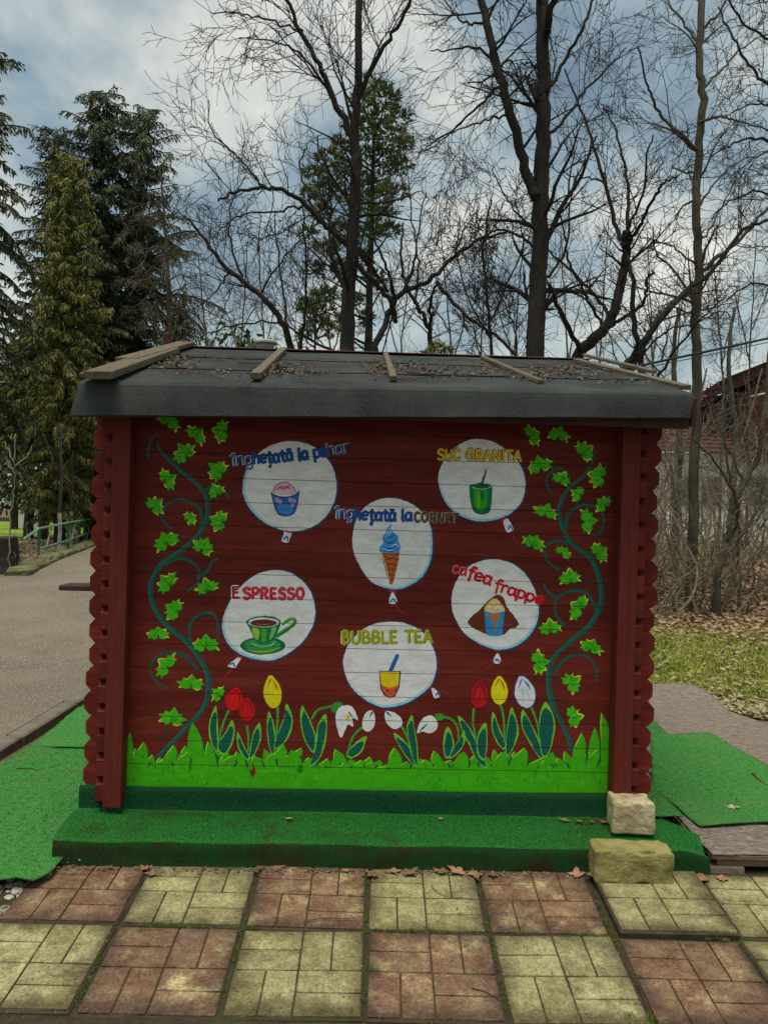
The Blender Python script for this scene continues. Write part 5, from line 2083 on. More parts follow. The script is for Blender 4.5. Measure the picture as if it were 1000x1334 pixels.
def grow(b, p, d, L, r, lev, P):
    n = max(2, int(L / P['seg']))
    pts = [p]
    d = d.normalized()
    dirs = [d]
    for i in range(n):
        d = (d + rv() * P['wig'] + Vector((0, 0, P['up']))).normalized()
        p = p + d * (L / n)
        pts.append(p)
        dirs.append(d)
    r1 = max(P['rmin'] * 0.7, r * 0.25)
    rad = [r + (r1 - r) * i / n for i in range(n + 1)]
    b.tube(pts, rad, 5 if r > 0.03 else (4 if r > 0.014 else 3), cap=False)
    if lev < P['max']:
        k = L * P['den'][lev]
        k = int(k) + (random.random() < k - int(k))
        for _ in range(k):
            t = rnd(0.15, 1.0)
            i = min(n - 1, int(t * n))
            f = t * n - i
            q = pts[i].lerp(pts[i + 1], f)
            tg = dirs[i + 1]
            pr = rv()
            pr = (pr - tg * pr.dot(tg)).normalized()
            a = rnd(0.45, 1.05)
            cdir = tg * cos(a) + pr * sin(a)
            l2 = L * rnd(0.30, 0.62) * (1.15 - 0.55 * t)
            r2 = max(P['rmin'], rad[i] * rnd(0.45, 0.7))
            grow(b, q, cdir, max(l2, 0.12), r2, lev + 1, P)


def bare_tree(name, label, Y, guides, P, bark='bark', base=None, group=None, seed=1, spread=0.6, cat='tree', L1=(0.9, 2.2), d1=3.0):
    """guides: (pixel polyline, r0, r1) limbs seen in the photo; the rest grows from them"""
    random.seed(seed)
    root = empty(name, (0, 0, 0))
    tr, cr = MB(), MB()
    first = True
    for gi, (px, r0, r1) in enumerate(guides):
        off = 0.0
        pts = []
        dy = rnd(-spread, spread)
        yb = Y
        for i, q in enumerate(px):
            t = i / max(1, len(px) - 1)
            yy = yb + (0 if gi == 0 else dy * t * 2) + rnd(-.08, .08)
            pts.append(at(q[0], q[1], yy))
        if gi == 0:
            gr = pts[0].copy()
            foot = Vector((gr.x, Y, gz(gr.x, Y) - 0.12))
            if foot.z < pts[0].z - 0.15:
                pts = [foot] + pts
            root.location = Vector((foot.x, foot.y, foot.z + 0.12))
        sm = spline(pts, 6)
        m = len(sm)
        sm = [p + rv() * 0.012 * (0 < i < m - 1) for i, p in enumerate(sm)]
        rad = [(r0 + (r1 - r0) * (i / (m - 1)) ** 0.8) * 0.86 for i in range(m)]
        if gi == 0 and len(rad) > 3:
            rad[0] *= 1.35
            rad[1] *= 1.15
        tr.tube(sm, rad, 10 if r0 > 0.06 else 6)
        ln = sum((sm[i + 1] - sm[i]).length for i in range(m - 1))
        k = int(ln * d1 * (0.85 if gi else 0.30))
        for _ in range(k):
            t = rnd(0.12 if gi else 0.35, 1.0)
            i = min(m - 2, int(t * (m - 1)))
            tg = (sm[i + 1] - sm[i]).normalized()
            pr = rv()
            pr.y *= 0.75
            pr = (pr - tg * pr.dot(tg)).normalized()
            a = rnd(0.5, 1.2)
            grow(cr, sm[i].copy(), tg * cos(a) + pr * sin(a), rnd(*L1) * (1.1 - 0.45 * t), max(P['rmin'], rad[i] * rnd(.22, .42)), 1, P)
    for bu, nm in ((tr, 'trunk'), (cr, 'crown')):
        bu.v = [(x - root.location.x, y - root.location.y, z - root.location.z) for x, y, z in bu.v]
        bu.build(nm, MT[bark], root, smooth_sh=(nm == 'trunk'))
    tag(root, label, cat, group)
    return root


PT = dict(seg=0.17, wig=0.17, up=0.02, rmin=0.0044, max=3, den=[0, 4.6, 6.5])
PD = dict(seg=0.17, wig=0.16, up=-0.035, rmin=0.0044, max=3, den=[0, 4.8, 6.5])
PU = dict(seg=0.18, wig=0.16, up=0.07, rmin=0.0046, max=3, den=[0, 4.6, 6.5])

bare_tree('bare_tree', 'tall bare tree rising in front of the rounded pine', 11.5,
          [([(450, 520), (452, 440), (457, 330), (463, 240), (462, 180), (466, 90), (470, -40)], 0.155, 0.05),
           ([(462, 185), (440, 140), (415, 85), (390, 40), (365, -20)], 0.06, 0.025),
           ([(458, 325), (425, 295), (395, 265), (365, 247), (335, 245), (305, 252), (285, 262)], 0.055, 0.018),
           ([(462, 170), (470, 120), (500, 60), (530, 10), (545, -30)], 0.05, 0.02),
           ([(420, 290), (400, 255), (390, 215), (400, 190)], 0.025, 0.012),
           ([(400, 268), (360, 275), (315, 280), (285, 300)], 0.022, 0.010),
           ([(345, 245), (320, 215), (300, 195), (275, 170), (272, 130)], 0.022, 0.008),
           ([(395, 40), (350, 25), (310, 18), (275, 16)], 0.02, 0.008),
           ([(430, 120), (390, 70), (360, 55), (310, 50)], 0.022, 0.008),
           ([(460, 340), (490, 370), (510, 395), (515, 420)], 0.05, 0.04)],
          PT, seed=101, d1=5.2, L1=(0.7, 1.8))
bare_tree('bare_tree', 'thick dark bare tree forking in two above the roof', 12.0,
          [([(695, 540), (697, 468), (702, 360), (704, 250), (708, 170), (707, 80), (705, -40)], 0.19, 0.10),
           ([(698, 258), (683, 220), (665, 150), (648, 90), (633, 30), (615, -40)], 0.095, 0.06),
           ([(708, 60), (716, 20), (725, -30)], 0.07, 0.05),
           ([(712, 180), (735, 155), (765, 115), (790, 90), (815, 62)], 0.035, 0.012),
           ([(712, 120), (735, 80), (760, 30), (775, -20)], 0.035, 0.02),
           ([(642, 80), (620, 62), (590, 64), (560, 66)], 0.03, 0.010),
           ([(655, 110), (630, 130), (600, 160), (565, 185), (545, 200)], 0.03, 0.010),
           ([(665, 150), (640, 155), (610, 165), (580, 178), (560, 195)], 0.022, 0.008),
           ([(634, 30), (610, 30), (590, 15), (570, -10)], 0.025, 0.012),
           ([(700, 90), (690, 82), (675, 88), (665, 110)], 0.02, 0.008),
           ([(700, 330), (680, 310), (650, 300), (625, 310), (600, 330)], 0.03, 0.010),
           ([(703, 370), (722, 350), (738, 320), (742, 270), (752, 220)], 0.03, 0.010),
           ([(700, 300), (675, 280), (655, 250), (640, 220)], 0.025, 0.008)],
          PD, seed=102, d1=5.2, L1=(0.8, 1.9))
bare_tree('bare_tree', 'slender straight bare tree beside the red roofed house', 13.5,
          [([(903, 640), (907, 480), (905, 420), (910, 350), (906, 270), (909, 210), (914, 130), (910, 60), (917, -40)], 0.105, 0.065),
           ([(908, 195), (880, 170), (860, 150), (848, 125), (840, 100), (830, 60)], 0.04, 0.015),
           ([(907, 360), (935, 335), (965, 310), (1000, 270), (1030, 240)], 0.05, 0.02),
           ([(907, 375), (870, 400), (840, 445), (818, 490), (812, 530)], 0.06, 0.055),
           ([(906, 345), (885, 330), (870, 318), (830, 308)], 0.022, 0.010),
           ([(908, 225), (890, 225), (875, 216)], 0.025, 0.016),
           ([(911, 120), (940, 90), (970, 60), (1010, 40)], 0.03, 0.012),
           ([(910, 160), (940, 152), (970, 160), (1010, 172)], 0.03, 0.012),
           ([(909, 270), (930, 240), (955, 215), (1000, 195)], 0.025, 0.010),
           ([(905, 300), (915, 310), (940, 270), (955, 240), (962, 215)], 0.025, 0.010),
           ([(912, 60), (890, 30), (870, 0), (860, -30)], 0.03, 0.015),
           ([(913, 40), (940, 10), (960, -30)], 0.03, 0.015)],
          PT, bark='bark_g', seed=103, d1=4.6, L1=(0.7, 1.9))
bare_tree('bare_tree', 'crooked leaning bare tree with a fan of upright limbs', 12.8,
          [([(735, 540), (752, 465), (775, 440), (798, 410), (808, 370), (816, 330), (815, 300)], 0.13, 0.07),
           ([(812, 322), (800, 290), (785, 230), (770, 180), (755, 140), (735, 90)], 0.05, 0.018),
           ([(816, 310), (818, 260), (812, 210), (800, 165), (785, 140)], 0.04, 0.014),
           ([(818, 315), (835, 290), (850, 260), (862, 240), (882, 228)], 0.04, 0.015),
           ([(770, 445), (795, 425), (815, 412), (838, 395), (842, 365), (850, 355)], 0.045, 0.018),
           ([(795, 415), (770, 380), (740, 350), (712, 325), (690, 300)], 0.04, 0.014),
           ([(760, 460), (738, 425), (722, 385), (715, 370)], 0.05, 0.03),
           ([(785, 425), (765, 390), (745, 350), (735, 310), (728, 270)], 0.03, 0.012),
           ([(816, 300), (838, 250), (842, 210), (850, 175)], 0.03, 0.012),
           ([(790, 240), (765, 232), (740, 228), (715, 218)], 0.02, 0.008)],
          PU, seed=104, d1=4.0, L1=(0.6, 1.5))
bare_tree('bare_tree', 'dark bare tree with a forked stem and twisted limbs beside the slender one', 11.8,
          [([(838, 580), (836, 480), (826, 420), (822, 360), (816, 335)], 0.075, 0.03),
           ([(800, 520), (815, 480), (838, 445), (866, 408), (895, 378), (930, 350), (962, 305), (990, 290), (1030, 280)], 0.075, 0.02),
           ([(828, 470), (870, 430), (905, 422), (940, 405), (955, 420)], 0.02, 0.008),
           ([(862, 470), (868, 440), (872, 415)], 0.02, 0.01),
           ([(850, 500), (880, 455), (910, 420), (945, 385)], 0.028, 0.010)],
          PT, seed=105, d1=5.0, L1=(0.5, 1.3))
bare_tree('bare_tree', 'bare tree with an arching limb low over the ridge between pine and thick trunk', 13.0,
          [([(480, 540), (488, 460), (502, 420), (520, 385), (560, 365), (590, 335), (620, 315), (660, 302)], 0.085, 0.02),
           ([(512, 398), (510, 370), (500, 340), (485, 310)], 0.04, 0.015),
           ([(525, 380), (540, 340), (545, 300), (555, 250)], 0.03, 0.010),
           ([(505, 380), (490, 355), (470, 330), (450, 310)], 0.035, 0.02),
           ([(590, 335), (605, 300), (625, 270)], 0.02, 0.008)],
          PU, seed=106, d1=5.0, L1=(0.5, 1.4))
bare_tree('bare_tree', 'small bare tree with a V of two limbs above the ridge', 14.0,
          [([(565, 550), (563, 470), (558, 430), (545, 400), (530, 375), (522, 340), (525, 290)], 0.075, 0.02),
           ([(560, 430), (562, 390), (570, 365)], 0.04, 0.02),
           ([(540, 395), (545, 350), (538, 300), (532, 230)], 0.03, 0.010),
           ([(570, 368), (590, 395), (620, 420), (650, 440), (680, 475)], 0.045, 0.03),
           ([(630, 425), (660, 400), (690, 395)], 0.02, 0.01)],
          PU, seed=107, d1=5.0, L1=(0.5, 1.4))
bare_tree('bare_tree', 'bare tree with a long bowed limb leaning towards the conifers', 12.5,
          [([(400, 540), (380, 455), (358, 405), (320, 370), (290, 345), (265, 310), (245, 285)], 0.085, 0.02),
           ([(375, 445), (372, 395), (362, 330), (358, 275)], 0.03, 0.010),
           ([(390, 455), (398, 400), (398, 330), (394, 270)], 0.028, 0.010),
           ([(340, 385), (365, 340), (395, 310)], 0.02, 0.008),
           ([(300, 355), (280, 380), (262, 400)], 0.02, 0.008),
           ([(320, 370), (300, 320), (300, 270), (320, 230)], 0.025, 0.008),
           ([(440, 460), (400, 440), (360, 420), (300, 425), (262, 440)], 0.03, 0.01)],
          PU, seed=108, d1=6.0, L1=(0.5, 1.5))
bare_tree('bare_tree', 'thin many-stemmed bare tree filling the gap behind the thick trunk', 17.0,
          [([(640, 560), (640, 470), (636, 400), (628, 330), (640, 260)], 0.06, 0.02),
           ([(638, 440), (610, 390), (595, 330), (600, 280)], 0.03, 0.010),
           ([(638, 420), (660, 370), (680, 320), (670, 260)], 0.03, 0.010),
           ([(672, 480), (670, 430), (650, 380)], 0.03, 0.010)],
          dict(PU, rmin=0.0075), seed=109, d1=7.0, L1=(0.8, 2.0))
bare_tree('bare_tree', 'drooping bare tree crown reaching in beside the overhead cable', 12.2,
          [([(1085, 620), (1080, 400), (1070, 250), (1050, 120), (1030, 40), (1010, -40)], 0.13, 0.05),
           ([(1065, 260), (1020, 200), (985, 180), (950, 190), (925, 205)], 0.04, 0.010),
           ([(1055, 150), (1010, 120), (980, 90), (955, 50), (935, 10)], 0.04, 0.014),
           ([(1060, 200), (1015, 150), (985, 135), (945, 150)], 0.03, 0.010),
           ([(1072, 300), (1020, 265), (985, 250), (950, 262), (925, 285)], 0.03, 0.010),
           ([(1075, 420), (1020, 380), (980, 370), (940, 395)], 0.03, 0.010),
           ([(1035, 60), (995, 50), (960, 20), (940, -20)], 0.03, 0.012)],
          PD, seed=110, d1=6.0, L1=(0.6, 1.5))

bare_tree('larch_tree', 'brown drooping leafless larch in front of the rounded spruce', 23.0,
          [([(222, 560), (222, 470), (220, 390), (216, 320), (212, 262), (208, 215)], 0.13, 0.02)] +
          [([(218, y), (218 + sx * dx * .5, y - 8), (218 + sx * dx, y + 12)], 0.03, 0.008) for y, sx, dx in
           ((420, -1, 48), (412, 1, 50), (392, -1, 44), (384, 1, 46), (366, 1, 44), (358, -1, 40), (338, 1, 42), (330, -1, 36), (312, 1, 36), (300, -1, 30), (285, 1, 30), (270, -1, 24), (258, 1, 22))],
          dict(seg=0.2, wig=0.14, up=-0.10, rmin=0.0075, max=3, den=[0, 4.5, 6.0]), bark='larch', seed=150, d1=6.0, L1=(0.5, 1.3))

PH = dict(seg=0.24, wig=0.15, up=0.05, rmin=0.0062, max=3, den=[0, 3.6, 4.5])
for i, (px, Y, yt, lean) in enumerate(((272, 21, 330, -14), (312, 23, 300, 12), (345, 22, 310, -8), (392, 24, 320, 10), (432, 23, 340, -12), (520, 24, 330, 14), (590, 22, 300, -16), (625, 24, 280, 10), (668, 23, 300, 14),
                                       (740, 22, 300, -10), (780, 24, 290, 12), (850, 23, 300, -8), (880, 25, 320, 14), (940, 21, 330, -12), (975, 23, 300, 10))):
    bare_tree('bare_tree', 'thin hazy bare tree in the twig screen far behind the roof', Y,
              [([(px, 560), (px, 480), (px + lean * .5, (480 + yt) / 2), (px + lean, yt)], 0.055, 0.014),
               ([(px, 470), (px - lean, 420), (px - lean * 2.2, 375)], 0.028, 0.010),
               ([(px + lean * .3, 430), (px + lean * 2.2, 385), (px + lean * 3.4, 350)], 0.024, 0.010)],
              PH, bark='bark_g', seed=500 + i, d1=3.6, L1=(0.8, 1.9), group='thin trees behind the roof')

# ------------------------------------------------------------------ shrub thicket on the right
PS = dict(seg=0.18, wig=0.20, up=0.03, rmin=0.0040, max=3, den=[0, 1.9, 2.6])


def shrub(label, px, Y, n, H, spread, seed, group='bare shrubs along the bank', r=(0.012, 0.03), m='shrub'):
    random.seed(seed)
    X = at(px, 700, Y).x
    z = gz(X, Y)
    root = empty('bare_shrub', (X, Y, z))
    b = MB()
    for k in range(n):
        a = rnd(0, 2 * pi)
        p = Vector((cos(a) * rnd(0, .6), sin(a) * rnd(0, .6), -0.06))
        d = Vector((rnd(-spread, spread), rnd(-spread, spread), 1))
        grow(b, p, d, H * rnd(.55, 1.1), rnd(*r), 1, PS)
    b.build('stems', MT[m], root)
    tag(root, label, 'shrub', group)


SHL = 'leafless brown shrub in the thicket on the leaf bank'
for i, (px, Y, n, H, sp_) in enumerate(((868, 14.2, 10, 3.0, .7), (890, 15.4, 8, 3.2, .7), (918, 16.2, 7, 3.3, .7), (945, 15.0, 7, 2.8, .8), (975, 15.6, 7, 3.2, .7), (1010, 14.6, 8, 3.0, .7),
                                        (880, 18.0, 7, 3.6, .55), (925, 18.5, 7, 3.6, .55), (965, 18.0, 7, 3.8, .55), (1000, 18.6, 7, 3.8, .55), (850, 16.5, 10, 3.4, .45), (1040, 16.5, 10, 3.2, .5),
                                        (835, 17.5, 10, 3.4, .45), (858, 13.0, 8, 2.3, .6), (905, 13.6, 7, 1.8, .7), (960, 13.4, 7, 1.7, .7))):
    shrub(SHL, px, Y, n, H, sp_, 300 + i)
bare_tree('bare_tree', 'forked leaning shrub tree rooted in the leaves in front of the pale wall', 13.0,
          [([(935, 752), (945, 700), (955, 660), (968, 630), (985, 600), (992, 560), (998, 500), (1002, 430)], 0.075, 0.03),
           ([(945, 705), (960, 680), (955, 640), (930, 600), (900, 570)], 0.04, 0.015),
           ([(958, 655), (985, 640), (1010, 610)], 0.025, 0.01),
           ([(968, 630), (950, 590), (930, 540), (925, 500)], 0.025, 0.01)], PT, bark='bark_g', seed=120, d1=3.5, L1=(.5, 1.2))
bare_tree('bare_tree', 'slim bare shrub tree standing right of the forked one on the leaves', 13.6,
          [([(963, 755), (960, 720), (962, 690), (955, 650), (945, 590), (940, 530)], 0.04, 0.018),
           ([(961, 700), (985, 675), (1010, 640)], 0.03, 0.012)], PT, bark='bark_g', seed=121, d1=4, L1=(.5, 1.2))
# trunks seen low between the shrubs
for i, (px, Y, lab) in enumerate(((880, 17.0, 'thick dark trunk half hidden by shrubs nearest the log ends'), (952, 19.0, 'pale grey trunk half hidden in shrubs before the plaster wall'))):
    bare_tree('bare_tree', lab, Y, [([(px, 735), (px + 2, 640), (px + 6, 560), (px - 4, 480), (px + 3, 400)], 0.12, 0.04), ([(px + 5, 600), (px + 25, 540), (px + 40, 480)], 0.05, 0.02)],
              PU, bark='bark_g', seed=130 + i, d1=3, L1=(.6, 1.4))

# ------------------------------------------------------------------ conifers
def spray(b, p, d, L, wd):
    sd = d.cross(rv()).normalized() * wd
    m_ = p + d * L * 0.45
    b.v.extend([tuple(p), tuple(m_ + sd), tuple(p + d * L), tuple(m_ - sd)])
    n0 = len(b.v) - 4
    b.f.append((n0, n0 + 1, n0 + 2, n0 + 3))
    b.m.append(0)


def conifer(name, label, px, ytop, Y, R, m, seed, nb=130, droop=0.35, prof=None, hang=0.5, step=0.085, sl=(0.14, 0.3), sw=0.035, zmin=0.3, side=3, updir=0.1, trunk_r=0.16, group=None, bark='bark', lean=0.0):
    random.seed(seed)
    top = at(px, ytop, Y)
    X = top.x
    z0 = gz(X, Y)
    H = top.z - z0
    root = empty(name, (X, Y, z0))
    tb, fb = MB(), MB()
    npt = 12
    tp = [Vector((0.03 * noise.noise(Vector((i * .7, seed, 0))) + lean * (i / npt), 0.0, -0.15 + (H + 0.1) * i / npt)) for i in range(npt + 1)]
    tb.tube(tp, [trunk_r * (1 - i / npt) ** 0.9 + 0.012 for i in range(npt + 1)], 9)
    prof = prof or (lambda t: (1 - t) ** 0.85)
    for k in range(nb):
        t = (k + rnd(0, 1)) / nb
        t = zmin / H + t * (1 - zmin / H)
        L = R * prof(t) * rnd(0.42, 1.2) + 0.12
        a = k * 2.39996 + rnd(-.4, .4)
        z = H * t
        o = Vector((lean * t, 0, z))
        dr = Vector((cos(a), sin(a), updir + rnd(-.3, .45)))
        ns = max(3, int(L / step))
        pts = [o]
        d = dr.normalized()
        for i in range(ns):
            d = (d + Vector((rnd(-.1, .1), rnd(-.1, .1), -droop * (1 - t * .6) * step * 2.2 + rnd(-.06, .06)))).normalized()
            pts.append(pts[-1] + d * (L / ns))
        tb.tube(pts[::2] if len(pts) > 4 else pts, [0.012 + 0.022 * (1 - i / len(pts)) * (L / 2) for i in range(len(pts[::2] if len(pts) > 4 else pts))], 3, cap=False)
        for i in range(1, len(pts)):
            f = i / ns
            for s_ in range(side):
                tg = (pts[i] - pts[i - 1]).normalized()
                sdv = tg.cross(Vector((0, 0, 1))).normalized() * random.choice((-1, 1))
                q = pts[i].lerp(pts[i - 1], random.random())
                dd = (tg * rnd(.2, .9) + sdv * rnd(.2, 1.0) + Vector((0, 0, -hang * rnd(0.2, 1.6) + 0.1))).normalized()
                ll = rnd(*sl) * (1.1 - .4 * f)
                spray(fb, q, dd, ll, sw * rnd(.6, 1.2))
                # secondary twiglet with a few sprays
                e = q + dd * ll * rnd(.4, .9)
                spray(fb, e, (dd + rv() * 0.5 + Vector((0, 0, -hang * .5))).normalized(), ll * rnd(.5, .9), sw * rnd(.5, 1))
    tb.build('trunk', MT[bark], root)
    fb.build('crown', MT[m], root)
    tag(root, label, 'tree', group)
    return root



def clump_pine(name, label, px, ytop, Y, clumps, m, seed, n=70, L=(0.12, 0.24), sw=0.022, trunk_r=0.15):
    """pine: needle tufts gathered in clumps; clumps: (px, py, radius in photo pixels)"""
    random.seed(seed)
    top = at(px, ytop, Y)
    X, z0 = top.x, gz(top.x, Y)
    H = top.z - z0
    root = empty(name, (X, Y, z0))
    tb, fb = MB(), MB()
    tb.tube([Vector((0.05 * noise.noise(Vector((i * .6, seed, 0))), 0, -0.15 + (H + .1) * i / 12)) for i in range(13)], [trunk_r * (1 - i / 12) ** .9 + .015 for i in range(13)], 9)
    for (cx_, cy_, r_) in clumps:
        c = at(cx_, cy_, Y + rnd(-1.2, 1.2)) - root.location
        r = r_ * Y / F
        s0 = Vector((0, 0, max(0.5, c.z - abs(c.x) * rnd(.3, .8) - 0.2)))
        mid = s0.lerp(c, .55) + Vector((0, 0, -.08))
        tb.tube(spline([s0, mid, c], 4), [0.035 - 0.003 * k for k in range(9)], 4, cap=False)
        for _ in range(int(n * max(.5, r / .35))):
            d = rv().normalized()
            q = c + Vector((d.x, d.y, d.z * 0.62)) * r * (random.random() ** 0.5)
            o3 = (d * 0.6 + Vector((0, 0, .35)) + rv() * .25).normalized()
            for k in range(5):
                spray(fb, q, (o3 + rv() * 0.42).normalized(), rnd(*L), sw * rnd(.6, 1.1))
    tb.build('trunk', MT['bark'], root)
    fb.build('crown', MT[m], root)
    tag(root, label, 'tree')


conifer('spruce_tree', 'tallest dark spruce with an open drooping crown', 135, 118, 28.0, 3.0, 'spruce', 201, nb=230, zmin=2.2, droop=0.26, hang=1.1, sl=(.16, .36), sw=.03, side=4, prof=lambda t: (0.42 + 0.6 * (1 - t) ** .8 if t < .93 else 0.25))
conifer('spruce_tree', 'dark spruce with a rounded top right beside the tallest one', 186, 140, 29.0, 3.6, 'spruce', 202, nb=250, droop=0.26, hang=1.3, sl=(.16, .40), sw=.028, side=4, prof=lambda t: 0.20 + 0.72 * min(1, (1 - t) * 1.7) ** .8)
conifer('spruce_tree', 'narrow dark spruce left of the yellowish thuja top', 72, 168, 26.5, 2.1, 'spruce', 203, nb=180, zmin=3.0, droop=0.12, hang=0.9, side=4, sw=.028, prof=lambda t: 0.25 + 0.9 * (1 - t) ** .9)
conifer('thuja_tree', 'yellowish green drooping thuja in front of the dark spruces', 92, 200, 24.0, 1.85, 'thuja', 204, nb=330, droop=0.34, hang=1.6, sl=(.14, .34), sw=.024, prof=lambda t: (0.16 + 0.9 * (1 - t) ** .75) * (1 if t > .2 else .62), side=5, zmin=1.0)
conifer('thuja_tree', 'low yellow green thuja spreading beside the green railing', 122, 480, 26.0, 1.9, 'thuja', 205, nb=150, droop=0.3, hang=1.5, sl=(.14, .34), sw=.024, prof=lambda t: 0.45 + 0.6 * (1 - t) ** .6, side=5, zmin=0.9)
conifer('thuja_tree', 'sparse yellow green thuja at the frame side of the railing', 45, 430, 27.0, 1.5, 'thuja', 215, nb=120, droop=0.3, hang=1.5, sl=(.14, .34), sw=.024, prof=lambda t: 0.35 + 0.6 * (1 - t) ** .6, side=4, zmin=4.2)
conifer('fir_tree', 'dark fir cut by the frame edge left of the thuja', -42, 60, 20.0, 2.7, 'spruce', 206, nb=150, droop=0.36, hang=1.0, sl=(.16, .36), sw=.032, side=4, prof=lambda t: 0.34 + 0.8 * (1 - t) ** .8, zmin=2.5)
clump_pine('pine_tree', 'rounded green pine behind the tall bare tree', 489, 102, 20.0,
           [(487, 112, 16), (503, 128, 18), (472, 132, 16), (520, 152, 14), (490, 152, 22), (462, 160, 16), (512, 178, 20), (478, 186, 22), (528, 186, 10), (448, 190, 16), (500, 206, 24), (430, 208, 16),
            (520, 218, 16), (455, 222, 22), (410, 226, 14), (484, 238, 24), (512, 250, 18), (430, 246, 20), (465, 262, 22), (404, 252, 14), (495, 276, 20), (420, 278, 18), (450, 300, 20), (480, 305, 18), (400, 300, 10),
            (508, 300, 12), (425, 322, 16), (470, 335, 16), (445, 350, 16), (410, 352, 14), (486, 360, 12), (425, 385, 14), (460, 392, 14), (400, 400, 12), (440, 420, 14), (478, 415, 10)], 'pine', 207)
clump_pine('pine_tree', 'tiny young pine tip peeping over the roof ridge', 566, 446, 12.0, [(566, 450, 5), (575, 455, 7), (560, 460, 7), (570, 465, 9), (583, 458, 4), (556, 466, 6)], 'thuja', 208, n=40, L=(.05, .11), sw=.012, trunk_r=.03)
clump_pine('pine_tree', 'small green pine tuft standing behind the vent cap', 412, 380, 21.0, [(412, 385, 10), (400, 398, 12), (424, 402, 14), (408, 420, 16), (430, 428, 14), (395, 436, 14)], 'pine', 217, n=50, trunk_r=.06)
conifer('spruce_tree', 'small dark spruce filling the gap behind the railing', 25, 470, 34.0, 2.6, 'spruce', 209, nb=130, droop=0.35, hang=1.0, sl=(.2, .45), sw=.04, zmin=3.6, side=4)
conifer('spruce_tree', 'dark spruce thicket tree behind the roof batten', 235, 385, 25.0, 2.6, 'spruce', 210, nb=130, droop=0.3, hang=1.2, sl=(.16, .36), sw=.026, side=4)
conifer('spruce_tree', 'dark spruce standing low behind the left log ends', 150, 300, 31.0, 2.8, 'spruce', 211, nb=150, droop=0.3, hang=1.0, sl=(.2, .42), sw=.035, side=4)

random.seed(88)
fw = MB()
for _ in range(26000):
    X, Y = rnd(-60, -4), rnd(48, 60)
    top = 10.5 + 3.0 * noise.noise(Vector((X * .16, Y * .05, 0))) + 1.8 * noise.noise(Vector((X * .6, 0, 3)))
    z = gz(X, Y) + 0.6 + top * random.random() ** 0.9
    spray(fw, Vector((X, Y, z)), (rv() * .6 + Vector((0, 0, -.4))).normalized(), rnd(.4, .9), rnd(.09, .2))
tag(fw.build('far_wood', MT['spruce']), 'dark distant wood closing the view behind the far lawn', 'wood', kind='stuff')

# ------------------------------------------------------------------ left middle distance: railing, kerb, stump, sapling, wall
rail = empty('railing', at(51, 744, 17.6))
tag(rail, 'green painted metal pipe railing along the road bend', 'railing')
ro = rail.location.copy()
posts = [(51, 688.7, 744, 17.6), (89, 681, 729, 20.2), (110, 677.5, 716, 24.0), (128, 674, 708, 28.0)]
tops = []
for (x, yt, yb_, Y) in posts:
    a, c = at(x, yb_, Y), at(x, yt, Y)
    b = MB()
    b.tube([a - ro + Vector((0, 0, -.1)), c - ro], [0.035, 0.035], 8)
    b.build('railing_post', MT['rail'], rail)
    tops.append((a, c))
for k, f in ((0, 1.0), (1, 0.52)):
    b = MB()
    pts = [a.lerp(c, f) - ro for a, c in tops]
    if k == 0:
        pts = [pts[0] + Vector((-0.17, -0.35, -0.22))] + pts
    b.tube(pts, [0.028] * len(pts), 8)
    b.build('handrail' if k == 0 else 'middle_rail', MT['railpale'], rail)
for i in range(3):
    a0, c0 = tops[i]
    a1, c1 = tops[i + 1]
    b = MB()
    b.tube([a0.lerp(a1, .04) + Vector((0, 0, .05)) - ro, c0.lerp(c1, 0.42) - ro], [0.018, 0.018], 6)
    b.build('brace', MT['railpale'], rail)
mk = empty('stone_kerb', at(24, 770, 14.5))
tag(mk, 'mossy rough stone kerb below the green railing', 'kerb')
mo = mk.location.copy()
for i in range(14):
    t0 = i / 14
    Y = 15.0 + i * 0.95
    X = -6.32 - 0.215 * (Y - 14.5)
    b = MB()
    b.box((0, 0, 0), (0.42, 0.93, 0.30), bev=0.05, jit=0.02)
    o = b.build('kerb_stone', MT['mosskerb'], mk)
    o.location = Vector((X - 0.1, Y, gz(X, Y) + 0.03)) - mo
    o.rotation_euler = (0, 0, math.atan(0.225))
# stump
random.seed(61)
p = at(4, 740, 15.5)
b = MB()
sx, sz = p.x, gz(p.x, 15.5)
n = 14
for k, (r, z) in enumerate(((0.42, -.1), (0.34, 0.1), (0.29, 0.3), (0.27, 0.5), (0.25, 0.66))):
    for j in range(n):
        a = 2 * pi * j / n
        q = r * (1 + 0.12 * noise.noise(Vector((cos(a) * 1.5, sin(a) * 1.5, k * .3))))
        b.v.append((q * cos(a), q * sin(a), z + (0.05 * noise.noise(Vector((cos(a), sin(a), 4))) if k == 4 else 0)))
for k in range(4):
    for j in range(n):
        jj = (j + 1) % n
        b.f.append((k * n + j, k * n + jj, (k + 1) * n + jj, (k + 1) * n + j))
b.f.append(tuple(4 * n + j for j in range(n)))
b.m = [0] * len(b.f)
o = b.build('tree_stump', MT['bark'])
o.location = (sx, 15.5, sz)
tag(o, 'dark cut tree stump beside the thin pale sapling', 'stump')
PSs = dict(seg=0.15, wig=0.13, up=0.04, rmin=0.006, max=2, den=[0, 1.5, 2])
bare_tree('sapling', 'thin pale sapling with three twigs beside the stump', 15.2,
          [([(12, 735), (14, 680), (18, 640), (19, 600), (21, 565)], 0.022, 0.009), ([(19, 603), (10, 585), (6, 575)], 0.012, 0.006), ([(20, 607), (35, 595), (43, 580)], 0.012, 0.006), ([(18, 614), (12, 606), (11, 600)], 0.01, 0.006)],
          PSs, bark='palestem', seed=140, d1=0.8, L1=(.2, .6))
